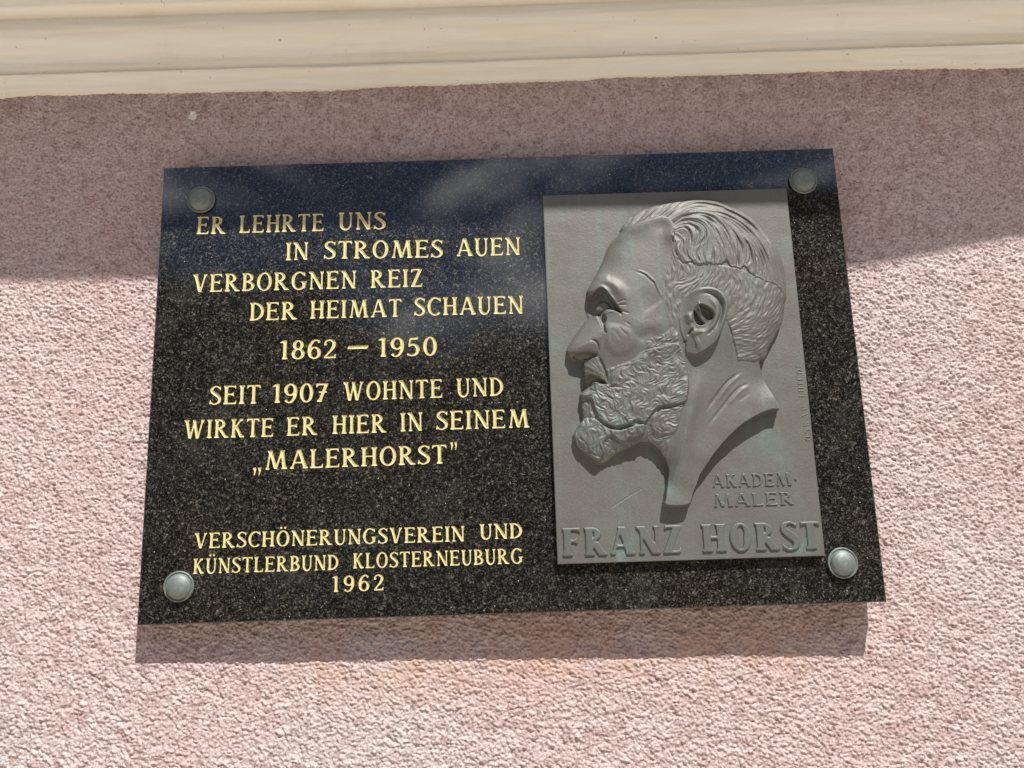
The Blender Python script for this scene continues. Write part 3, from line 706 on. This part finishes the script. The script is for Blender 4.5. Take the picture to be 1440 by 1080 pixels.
def mat_granite():
    m, n, b, oc = material('polished_black_granite')
    warp = n.add('ShaderNodeVectorMath', operation='MULTIPLY_ADD')
    nz = n.add('ShaderNodeTexNoise')
    nz.inputs['Scale'].default_value = 300.0
    n.link(oc, nz.inputs['Vector'])
    n.link(nz.outputs['Color'], warp.inputs[0])
    warp.inputs[1].default_value = (0.003, 0.003, 0.003)
    n.link(oc, warp.inputs[2])
    p = warp.outputs[0]
    v1 = n.voronoi(p, 560.0)
    s1 = n.add('ShaderNodeSeparateColor')
    n.link(v1, s1.inputs[0])
    v2 = n.voronoi(p, 880.0)
    s2 = n.add('ShaderNodeSeparateColor')
    n.link(v2, s2.inputs[0])
    g = n.ramp(s1.outputs[0], [(0.0, (0.004, 0.004, 0.004)), (0.50, (0.007, 0.007, 0.007)), (0.76, (0.022, 0.021, 0.019)), (0.97, (0.135, 0.130, 0.115))])
    g2 = n.ramp(s2.outputs[1], [(0.0, (0.004, 0.004, 0.004)), (0.58, (0.012, 0.012, 0.011)), (0.9, (0.055, 0.053, 0.046)), (1.0, (0.16, 0.155, 0.14))])
    c = n.mix(0.5, g, g2)
    s4 = n.add('ShaderNodeSeparateColor')
    n.link(n.voronoi(p, 290.0), s4.inputs[0])
    c = n.mix(1.0, c, n.ramp(s4.outputs[0], [(0.0, (0.40, 0.40, 0.39)), (0.55, (0.85, 0.85, 0.82)), (0.85, (1.20, 1.17, 1.10)), (1.0, (1.65, 1.60, 1.48))]), 'MULTIPLY')
    big = n.noise(oc, 7.0, 3, 0.6)
    c = n.mix(n.step(big, 0.45, 0.7), c, n.mix(1.0, c, (1.12, 1.04, 1.0), 'MULTIPLY'))
    film = n.math('MULTIPLY', n.step(n.noise(oc, 10.0, 6, 0.68), 0.50, 0.78), n.step(n.noise(oc, 55.0, 4, 0.7), 0.36, 0.62))
    c = n.mix(n.math('MULTIPLY', film, 0.16), c, (0.17, 0.165, 0.155))
    sparkle = n.voronoi(oc, 210.0, 'Distance')
    s3 = n.add('ShaderNodeSeparateColor')
    n.link(n.voronoi(oc, 210.0), s3.inputs[0])
    sp = n.math('MULTIPLY', n.step(sparkle, 0.16, 0.08), n.math('GREATER_THAN', s3.outputs[2], 0.965))
    c = n.mix(sp, c, (0.52, 0.52, 0.50))
    n.link(c, b.inputs['Base Color'])
    b.inputs['IOR'].default_value = 1.55
    b.inputs['Specular IOR Level'].default_value = 0.6
    dust = n.noise(oc, 12.0, 5, 0.6)
    r = n.math('ADD', n.math('MULTIPLY', n.step(dust, 0.40, 0.75), 0.05), 0.03)
    n.link(r, b.inputs['Roughness'])
    n.link(n.bump(n.noise(oc, 700.0, 2), 0.04, 0.0003), b.inputs['Normal'])
    return m


def mat_gilt():
    m, n, b, oc = material('gilded_paint')
    k = n.noise(oc, 380.0, 3, 0.6)
    c = n.ramp(k, [(0.28, (0.46, 0.36, 0.12)), (0.45, (0.63, 0.54, 0.225)), (0.75, (0.73, 0.65, 0.33))])
    wear = n.step(n.noise(oc, 150.0, 3, 0.6), 0.70, 0.78)
    c = n.mix(n.math('MULTIPLY', wear, 0.7), c, (0.30, 0.24, 0.12))
    n.link(c, b.inputs['Base Color'])
    b.inputs['Roughness'].default_value = 0.5
    b.inputs['Specular IOR Level'].default_value = 0.4
    return m


def mat_bronze(name, base, green, gl=0.0):
    m, n, b, oc = material(name)
    big = n.noise(oc, 18.0, 4, 0.6)
    fine = n.noise(oc, 500.0, 3, 0.7)
    c = n.ramp(big, [(0.30, (base[0] * 0.92, base[1] * 0.89, base[2] * 0.86)), (0.52, base), (0.72, (base[0] * 1.02, base[1] * 1.10, base[2] * 1.10))])
    grain = n.ramp(fine, [(0.25, (0.80, 0.80, 0.80)), (0.75, (1.16, 1.16, 1.16))])
    c = n.mix(1.0, c, grain, 'MULTIPLY')
    at = n.add('ShaderNodeAttribute', attribute_name='patina')
    ks = n.math('ADD', n.math('MULTIPLY', at.outputs['Fac'], n.step(n.noise(oc, 160.0, 4, 0.7), 0.25, 0.62)), gl)
    ks = n.math('ADD', ks, n.math('MULTIPLY', n.step(n.noise(oc, 35.0, 5, 0.7), 0.58, 0.78), 0.30), clamp=True)
    c = n.mix(ks, c, green)
    n.link(c, b.inputs['Base Color'])
    b.inputs['Metallic'].default_value = 0.52
    b.inputs['Roughness'].default_value = 0.60
    b.inputs['Specular IOR Level'].default_value = 0.14
    n.link(n.bump(fine, 0.15, 0.0005), b.inputs['Normal'])
    return m


M_PLASTER, M_CORNICE, M_GRANITE, M_GILT = mat_plaster(), mat_cornice(), mat_granite(), mat_gilt()
M_BRONZE = mat_bronze('weathered_bronze', (0.172, 0.166, 0.154), (0.188, 0.265, 0.238))
M_LETTER = mat_bronze('verdigris_bronze', (0.155, 0.160, 0.150), (0.18, 0.22, 0.198), 0.08)
M_BOLT = mat_bronze('green_bolt_bronze', (0.185, 0.20, 0.187), (0.26, 0.305, 0.283), 0.12)

# ---------------------------------------------------------------- the house wall
wall = thing('house_wall', 'pink roughcast house wall with a cream painted moulding across the top', 'wall')
wall['kind'] = 'thing'


def axis(lo, a, b, hi, fine):
    mid = np.arange(a, b, fine)
    left, x, s = [], a, fine
    while x > lo:
        s = min(s * 1.25, 0.03)
        x -= s
        left.append(x)
    right, x, s = [], mid[-1], fine
    while x < hi:
        s = min(s * 1.25, 0.03)
        x += s
        right.append(x)
    return np.array(left[::-1] + list(mid) + right)


wx = axis(-2.4, -1.15, 1.20, 2.4, 0.00095)
wz = axis(-1.7, -0.74, 0.445, 1.3, 0.00093)
T = 2048                                              # one millimetre per cell of the render's relief
A1 = math.radians(24)
n1 = noise_field((T, T), 1.2, 0.8, -A1)
n2 = noise_field((T, T), 0.65, 0.55, -A1)
n3 = noise_field((T, T), 5.0, 3.2, -0.3)
n4 = noise_field((T, T), 60, 50)
nb = noise_field((T, T), 1.55, 1.15, -A1)
rel = 0.55 * n1 + 0.75 * (np.abs(nb) - 0.8) + 0.42 * n2 + 0.28 * n3 + 0.5 * n4
pit = noise_field((T, T), 2.3, 1.4, -A1)
rel -= 1.6 * np.clip(pit - 1.75, 0, 2)
ix = np.mod(wx * 1000, T)
iz = np.mod(wz * 1000, T)


def sample(a, fy, fx):
    y0, x0 = np.floor(fy).astype(int), np.floor(fx).astype(int)
    ty, tx = (fy - y0)[:, None], (fx - x0)[None, :]
    y0 %= T
    x0 %= T
    y1, x1 = (y0 + 1) % T, (x0 + 1) % T
    return (a[np.ix_(y0, x0)] * (1 - ty) * (1 - tx) + a[np.ix_(y0, x1)] * (1 - ty) * tx
            + a[np.ix_(y1, x0)] * ty * (1 - tx) + a[np.ix_(y1, x1)] * ty * tx)


XX, ZZ = np.meshgrid(wx, wz)
ht = sample(rel, iz, ix) * 0.00086
lean = 0.0055 * np.clip(XX / 0.45, -1.2, 1.2) * np.clip((0.1 - ZZ) / 0.3, 0.15, 1.0)
YY = -ht + lean + 0.0016
V = np.stack([XX, YY, ZZ], -1).reshape(-1, 3)
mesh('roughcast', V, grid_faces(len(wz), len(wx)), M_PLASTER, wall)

# the moulding: a profile of (height above its lower edge, projection) in mm, swept along the wall
prof = [(-3, -14), (-1.0, -4), (0.0, 2.5), (1.5, 4.0), (8, 6.5), (15, 10.0), (20, 13.0), (22.5, 14.2), (24.5, 13.6), (29, 7.5), (32.5, 4.2), (35.5, 7.6),
        (40, 8.8), (46, 9.8), (54, 13.5), (62, 19), (70, 25), (78, 29.5), (84, 30.8), (92, 29.5), (99, 26.6), (104, 22.0), (107.5, 19.5), (110, 25.0), (111.5, 32.0), (113.5, 36), (118, 37.5),
        (124, 40), (134, 46), (146, 55), (160, 63), (175, 66), (190, 66), (194, 60), (205, 58), (260, 58), (330, 58)]
pp = np.array(catmull(prof, 4))
cx = np.arange(-2.4, 2.4, 0.006)
nw = len(cx)
wob = blur(rng.standard_normal((1, nw)), 12)[0]
wob = wob / wob.std() * 1.5
wob2 = blur(rng.standard_normal((1, nw)), 3)[0]
wob2 = wob2 / wob2.std() * 0.65
ridge = blur(rng.standard_normal((len(pp), nw)), 5, 1.2)
ridge = ridge / ridge.std() * 0.35
fade = np.clip(1 - pp[:, 0] / 22.0, 0.12, 1)[:, None]
CZ = 427.6 + 3.2 * np.clip(cx / 0.7, 0, 1.3)[None, :] + pp[:, :1] + (wob + wob2)[None, :] * fade
CY = -(pp[:, 1:2] + ridge)
CX = np.broadcast_to(cx[None, :] * 1000, CZ.shape)
mesh('moulding', np.stack([CX, CY, CZ], -1).reshape(-1, 3) / 1000, grid_faces(len(pp), nw), M_CORNICE, wall)

# the projecting sill above, whose lower front edge throws the shade over the top of the picture
ex = np.arange(-2.4, 2.4, 0.02)
lip = 0.853 - 0.012 * ex + 0.046 * smooth01((ex - 0.62) / 0.36)
secs = [(-0.05, -0.02), (-0.30, -0.012), (-0.38, -0.004), (-0.400, 0.0), (-0.405, 0.004), (-0.405, 0.07), (-0.39, 0.085), (-0.05, 0.11)]
SV = np.stack([np.stack([ex, np.full_like(ex, y), lip + dz], -1) for y, dz in secs])
mesh('projecting_sill', SV.reshape(-1, 3), grid_faces(len(secs), len(ex)), M_CORNICE, wall, smooth=False)

# ---------------------------------------------------------------- the granite plaque
plaque = thing('memorial_plaque', 'polished black granite plaque with gilded engraved lettering and four domed bolts', 'plaque')
plaque.location = (0, -0.010, -H / 2000)
OFF = np.array([0.0, 0.010, H / 2000])
HAND = Hand(0.081, 0.036, 0.075)
lines = []
for L in LINES:
    for t_, x0, y0, x1, y1, cap in L:
        lines.append(set_word(HAND, t_, (x0, y0), (x1, y1), cap, 40))
BV = 1.2                                              # bevel of the slab's front edge
hw, hh = W / 2 - BV, H / 2 - BV
cv = [Vector((-hw, -hh)), Vector((hw, -hh)), Vector((hw, hh)), Vector((-hw, hh))]
cf = [[0, 1, 2, 3]]
for gl in lines:
    for v, d, f, loops in gl:
        for lp in loops:
            if len(lp) < 3:
                continue
            k = len(cv)
            cv += [Vector((float(v[i, 0]), float(v[i, 1]))) for i in lp]
            cf.append(list(range(k, k + len(lp))))
res = delaunay_2d_cdt(cv, [], cf, 2, 1e-7)
rv = np.array([[p.x, p.y] for p in res[0]])
print('CDT', len(cv), '->', len(rv), len(res[2]))
fv = np.stack([rv[:, 0] / 1000, np.full(len(rv), -S), rv[:, 1] / 1000], 1)
ff = [list(f) for f in res[2]]
b0 = len(fv)
ring = []
for (x, z, y) in ((hw, hh, -S), (W / 2, H / 2, -S + BV / 1000), (W / 2, H / 2, -0.010)):
    ring.append([(sx * x / 1000, y, sz * z / 1000) for sx, sz in ((-1, -1), (1, -1), (1, 1), (-1, 1))])
side = np.array(sum(ring, []))
sf = []
for k in range(2):
    for i in range(4):
        j = (i + 1) % 4
        sf.append([b0 + k * 4 + i, b0 + k * 4 + 4 + i, b0 + k * 4 + 4 + j, b0 + k * 4 + j])
sf.append([b0 + 11, b0 + 10, b0 + 9, b0 + 8])
mesh('slab', np.vstack([fv, side]) + OFF, ff + sf, M_GRANITE, plaque, smooth=False)
for gl in lines:
    parts = []
    for v, d, f, loops in gl:
        depth = 1.05 * smooth01(d / 1.8) - 0.0
        parts.append((np.stack([v[:, 0] / 1000, -S + depth / 1000, v[:, 1] / 1000], 1) + OFF, f))
    V, F = join(parts)
    mesh('engraved_word', V, F, M_GILT, plaque)


def lathe(profile, n=48):
    pr = np.array(profile)
    a = np.linspace(0, 2 * math.pi, n, endpoint=False)
    V = np.stack([pr[:, :1] * np.cos(a), np.broadcast_to(-pr[:, 1:2], (len(pr), n)), pr[:, :1] * np.sin(a)], -1).reshape(-1, 3)
    F = []
    for r in range(len(pr) - 1):
        for i in range(n):
            j = (i + 1) % n
            F.append([r * n + i, r * n + j, (r + 1) * n + j, (r + 1) * n + i])
    F.append([(len(pr) - 1) * n + i for i in range(n)])
    return V / 1000, F


# domed bolt head: flange, small groove, dome
bp = [(14.5, -2), (14.5, 1.0), (17.4, 1.8), (18.4, 2.8), (18.3, 3.9), (17.4, 4.6), (16.4, 4.3), (15.9, 3.4), (15.3, 3.3)]
for k in range(1, 15):
    a = math.radians(6 + 84 * k / 15)
    bp.append((15.2 * math.cos(a), 3.4 + 8.2 * math.sin(a)))
bp.append((0.4, 11.6))
BVt, BFc = lathe(bp)
bolt = None
for i, (bx, bz) in enumerate(BOLTS):
    if bolt is None:
        bolt = mesh('bolt_head', BVt, BFc, M_BOLT, plaque, attr=np.clip(noise_field((1, len(BVt)), 3)[0] * 0.3 + 0.3, 0, 1))
        o = bolt
    else:
        o = bolt.copy()
        COL.objects.link(o)
        o.parent = plaque
    o.location = Vector((bx / 1000, -S, bz / 1000)) + Vector(OFF.tolist())
    o.rotation_euler = (math.radians((1.5, -2, 2, -3)[i]), i * 1.3, math.radians((2, -3, 1, 3)[i]))

# ---------------------------------------------------------------- the bronze relief
relief = thing('bronze_relief', 'weathered grey bronze relief of a bearded man in profile on the black plaque', 'relief')
pcx, pcz = 217.3, -1.6
relief.location = (pcx / 1000, -S, pcz / 1000)
PW, PH = 322.6, 474.6
HX, HZ = PW / 2 - 1.0, PH / 2 - 1.0
STEP = 0.52
gu = np.linspace(-HX, HX, int(2 * HX / STEP))
gv = np.linspace(-HZ, HZ, int(2 * HZ / STEP))
du, dv = gu[1] - gu[0], gv[1] - gv[0]
U, Vv = np.meshgrid(gu, gv)


def window(pts, m):
    P = np.array(pts)
    i0, i1 = np.searchsorted(gu, P[:, 0].min() - m), np.searchsorted(gu, P[:, 0].max() + m)
    j0, j1 = np.searchsorted(gv, P[:, 1].min() - m), np.searchsorted(gv, P[:, 1].max() + m)
    return slice(j0, j1), slice(i0, i1)


def full_sdf(pts, m=25.0):
    a = np.full(U.shape, -m)
    wdw = window(pts, m)
    a[wdw] = np.maximum(sdf(U[wdw], Vv[wdw], pts), -m)
    return a


OUT = catmull(OUTLINE, 3, True)
s_out = full_sdf(OUT)
head = s_out > 0
# height of the outline's rim, interpolated between measured points
wsum = np.zeros(U.shape)
esum = np.zeros(U.shape)
for x, y, h in EDGE:
    ww = 1.0 / ((U - x) ** 2 + (Vv - y) ** 2 + 30.0) ** 1.5
    wsum += ww
    esum += ww * h
edge = esum / wsum
s_in = np.maximum(s_out, 0)
cutd = seg_dist(U, Vv, CUT)
s_in = s_in + 26.0 * np.exp(-(cutd / 26.0) ** 2)
dome = (12.5 + 6.5 * smooth01((Vv + 10) / 60)) * (1 - np.exp(-s_in / 22.0)) + 2.2 * (1 - np.exp(-s_in / 3.0))
nb = blur(dome * head, 7) / np.maximum(blur(head.astype(float), 7), 1e-3)
dome = dome + (nb - dome) * smooth01(s_in / 9.0)
nb2 = blur(dome * head, 16) / np.maximum(blur(head.astype(float), 16), 1e-3)
dome = dome + (nb2 - dome) * smooth01((s_in - 14) / 20.0)
body = edge * 1.0 + dome
body = body + (blur(body, 4) - body) * 0.6

for pts, soft, amp in RAISE:
    P = catmull(pts, 4, True)
    wdw = window(P, soft * 2 + 2)
    body[wdw] += amp * smooth01((sdf(U[wdw], Vv[wdw], P) + soft) / (2 * soft))

s_cap = full_sdf(catmull(CAP, 3, True))
s_short = full_sdf(SHORT)
s_beard = full_sdf(catmull(BEARD, 2, True))
s_mou = full_sdf(catmull(MOUST, 3, True))
s_ear = full_sdf(catmull(EAR, 4, True))


def flow(guides, mask):
    px, py, tx, ty = [], [], [], []
    for g in guides:
        P = np.array(catmull(g, 5))
        d = np.gradient(P, axis=0)
        d /= np.linalg.norm(d, axis=1)[:, None] + 1e-9
        px += P[:, 0].tolist()
        py += P[:, 1].tolist()
        tx += d[:, 0].tolist()
        ty += d[:, 1].tolist()
    jj, ii = np.nonzero(mask)
    x, y = U[jj, ii], Vv[jj, ii]
    ax, ay = np.zeros(len(x)), np.zeros(len(x))
    for a, b, c, d in zip(px, py, tx, ty):
        ww = 1.0 / ((x - a) ** 2 + (y - b) ** 2 + 6.0) ** 1.6
        ax += ww * c
        ay += ww * d
    L = np.hypot(ax, ay) + 1e-12
    fx, fy = np.ones(U.shape), np.zeros(U.shape)
    fx[jj, ii], fy[jj, ii] = ax / L, ay / L
    return fx, fy


def strands(fx, fy, sig, length):
    """noise smeared along a direction field"""
    src = noise_field(U.shape, sig / du)
    acc = src.copy()
    ny, nx = U.shape
    for sgn in (1, -1):
        ci = np.broadcast_to(np.arange(nx)[None, :], U.shape).astype(float)
        cj = np.broadcast_to(np.arange(ny)[:, None], U.shape).astype(float)
        k = int(length / du)
        for s in range(k):
            a, b = np.clip(np.rint(cj), 0, ny - 1).astype(int), np.clip(np.rint(ci), 0, nx - 1).astype(int)
            ci = ci + sgn * fx[a, b]
            cj = cj + sgn * fy[a, b]
            a, b = np.clip(np.rint(cj), 0, ny - 1).astype(int), np.clip(np.rint(ci), 0, nx - 1).astype(int)
            acc = acc + src[a, b] * (1 - s / k)
    acc = blur(acc, 0.55)
    return acc / acc.std()


pad = 3.0
m_cap, m_short, m_beard = s_cap > -pad, s_short > -pad, s_beard > -pad
fx, fy = flow(FLOW_CAP, m_cap)
cap = strands(fx, fy, 1.15, 26)
cap2 = strands(fx, fy, 0.58, 18)
fx, fy = flow(FLOW_SHORT, m_short)
ang = noise_field(U.shape, 9 / du) * 0.22
fx, fy = fx * np.cos(ang) - fy * np.sin(ang), fx * np.sin(ang) + fy * np.cos(ang)
short = strands(fx, fy, 0.70, 6.0)
fx, fy = flow(FLOW_BEARD, m_beard)
ang = noise_field(U.shape, 3.6 / du) * 0.8 + noise_field(U.shape, 9 / du) * 0.35
fx, fy = fx * np.cos(ang) - fy * np.sin(ang), fx * np.sin(ang) + fy * np.cos(ang)
beard = strands(fx, fy, 0.58, 5.5)
tuft = noise_field(U.shape, 4.2 / du)

k_ear = smooth01((s_ear + 0.9) / 1.8)
free = 1 - k_ear
hx, hy = SOFTHAIR[0]
sc = 0.6 + 5.0 * np.exp(-((U - hx) ** 2 + (Vv - hy) ** 2) / 17.0 ** 2)
dhl = seg_dist(U, Vv, catmull(HAIRLINE, 4))
near = np.exp(-(dhl / 11.0) ** 2)
# the forehead swells over the front of the combed hair
body += 4.6 * near * smooth01((0.7 - s_cap) / 1.5) * smooth01((s_out - 0.5) / 5.0)
body += (1.7 - 1.6 * np.exp(-(dhl / 12.0) ** 2)) * smooth01((s_cap + sc) / (sc + 1.0)) + (0.42 * cap + 0.34 * cap2) * smooth01((s_cap + sc - 0.8) / 2.5)
for pts, wd, amp in GROOVES:
    P = catmull(pts, 5)
    wdw = window(P, wd * 4)
    d, ends = stroke_field(U[wdw], Vv[wdw], P, 0.25)
    amp = amp * ends
    body[wdw] += amp * np.exp(-(d / wd) ** 2) - 0.35 * amp * np.exp(-((d - 2.2 * wd) / (1.3 * wd)) ** 2)
ss = 1.0 + 6.0 * np.exp(-(seg_dist(U, Vv, TEMPLE) / 11.0) ** 2)
k_short = smooth01((s_short + ss) / (2.4 * ss)) * (1 - smooth01((s_cap + 0.8) / 1.6)) * free
body += (0.9 + 0.27 * short) * k_short
k_beard = smooth01((s_beard + 0.8) / 4.0) * free
body += (1.2 + 0.37 * beard + 0.42 * tuft) * k_beard
k_m = smooth01((s_mou + 0.8) / 1.8)
fx, fy = np.full(U.shape, 0.55), np.full(U.shape, -0.83)
mou = strands(fx, fy, 0.8, 5)
body += (4.2 + 0.25 * mou) * k_m

# the ear stands off the head behind and joins it in front
(fx0, fy0), (fx1, fy1) = EARFRONT
nxv, nyv = -(fy1 - fy0), (fx1 - fx0)
L = math.hypot(nxv, nyv)
ahead = ((U - fx0) * nxv + (Vv - fy0) * nyv) / L
if ahead[np.unravel_index(np.argmax(s_ear), U.shape)] < 0:
    ahead = -ahead
body += 8.5 * k_ear * (0.12 + 0.88 * smooth01((ahead + 3) / 26.0))
for pts, wd, amp in STROKES:
    P = catmull(pts, 5)
    wdw = window(P, wd * 3 + 2)
    d, ends = stroke_field(U[wdw], Vv[wdw], P, 0.30)
    body[wdw] += amp * ends * np.exp(-(d / wd) ** 2)
skin = noise_field(U.shape, 1.3) * 0.022 + noise_field(U.shape, 6) * 0.035
body += skin
body = np.maximum(body, 1.0)
k_out = smooth01((s_out + 0.9) / 1.7)
ground = noise_field(U.shape, 1.3) * 0.025 + noise_field(U.shape, 9) * 0.05
d = seg_dist(U, Vv, catmull(SCRATCH, 4))
ground -= 0.45 * np.exp(-(d / 0.55) ** 2)
rim = np.minimum(np.minimum(U + HX, HX - U), np.minimum(Vv + HZ, HZ - Vv))
ground *= smooth01(rim / 3)
Hm = ground + (body - ground) * k_out
# patina: run-off stains, and verdigris that has gathered in the beard and the ear
pat = np.zeros(U.shape)
for x, y, r, a in STAINS:
    pat += a * np.exp(-((U - x) ** 2 + (Vv - y) ** 2) / (r * r))
runs = noise_field(U.shape, 3.0 / du, 55 / dv)
pat += 0.17 * smooth01((runs - 0.75) / 1.2)
pat += 0.08 * k_ear + 0.16 * k_beard * smooth01(0.5 - beard * 0.4) + 0.05
pat = np.clip(pat, 0, 1)

PV = np.stack([U / 1000, -(PLT + Hm) / 1000, Vv / 1000], -1).reshape(-1, 3)
ids = np.arange(U.size).reshape(U.shape)
cellsum = lambda k: (k[:-1, :-1].astype(int) + k[:-1, 1:] + k[1:, 1:] + k[1:, :-1]) >= 2
is_head = (k_out[:-1, :-1] + k_out[:-1, 1:] + k_out[1:, 1:] + k_out[1:, :-1]) > 0.02
reg = np.zeros(is_head.shape, int)
reg[is_head] = 1
reg[is_head & cellsum(s_short > 0)] = 3
reg[is_head & cellsum(s_cap > -0.4)] = 2
reg[is_head & cellsum(s_beard > 0)] = 4
reg[is_head & cellsum(s_mou > -0.4)] = 5
reg[is_head & cellsum(s_ear > -0.4)] = 6
quads = grid_faces(*U.shape)
regf = reg.reshape(-1)
patf = pat.reshape(-1)


def region_part(name, code, parent, extra=None):
    q = quads[np.isin(regf, code)]
    used, inv = np.unique(q, return_inverse=True)
    V, F, P = PV[used], inv.reshape(-1, 4), patf[used]
    if extra is not None:
        V = np.vstack([V, extra[0]])
        F = F.tolist()
        off = len(used)
        F += [[i + off for i in f] for f in extra[1]]
        P = np.concatenate([P, np.full(len(extra[0]), 0.15)])
    return mesh(name, V, F, M_BRONZE, parent, attr=P)


# the plate's bevelled sides
rr = []
for x, z, y in ((HX, HZ, PLT), (PW / 2 - 0.25, PH / 2 - 0.25, PLT - 0.35), (PW / 2, PH / 2, PLT - 1.1), (PW / 2, PH / 2, 0.3)):
    rr.append([(sx * x / 1000, -y / 1000, sz * z / 1000) for sx, sz in ((-1, -1), (1, -1), (1, 1), (-1, 1))])
ev = np.array(sum(rr, []))
ef = [[k * 4 + i, k * 4 + 4 + i, k * 4 + 4 + (i + 1) % 4, k * 4 + (i + 1) % 4] for k in range(3) for i in range(4)]
region_part('plate', [0], relief)
mesh('plate_edge', ev, ef, M_BRONZE, relief, smooth=False, attr=np.full(len(ev), 0.2))
face = region_part('portrait_head', [1], relief)
region_part('hair', [2, 3], face)
region_part('beard', [4], face)
region_part('moustache', [5], face)
region_part('ear', [6], face)

# raised lettering cast on the plate
BOLD = Hand(0.150, 0.055, 0.07)
THIN = Hand(0.108, 0.058, 0.085)


def raised(name, glyphs, hgt, soft):
    parts = []
    for v, d, f, loops in glyphs:
        e = -0.15 + (hgt + 0.15) * smooth01((d + 0.02) / soft)
        parts.append((np.stack([v[:, 0] / 1000, -(PLT + e) / 1000, v[:, 1] / 1000], 1), f))
    V, F = join(parts)
    pt = np.zeros(len(V))
    for x, y, r, a in STAINS:
        pt += a * np.exp(-((V[:, 0] * 1000 - x) ** 2 + (V[:, 2] * 1000 - y) ** 2) / (r * r))
    return mesh(name, V, F, M_LETTER, relief, attr=np.clip(pt + 0.05, 0, 1))


for i, L in enumerate(PLATEWORDS):
    for t_, x0, y0, x1, y1, capm in L:
        gl = set_word(BOLD if i == 0 else THIN, t_, (x0, y0), (x1, y1), capm, 40, 0.07 if i == 0 else 0.08, 1.4)
        raised('raised_word', gl, 2.1 if i == 0 else 1.3, 0.7 if i == 0 else 0.7)
for t_, x0, y0, x1, y1, capm in SIGN:
    raised('signature_word', set_word(THIN, t_, (x0, y0), (x1, y1), capm, 26, 0.12), 0.7, 0.6)
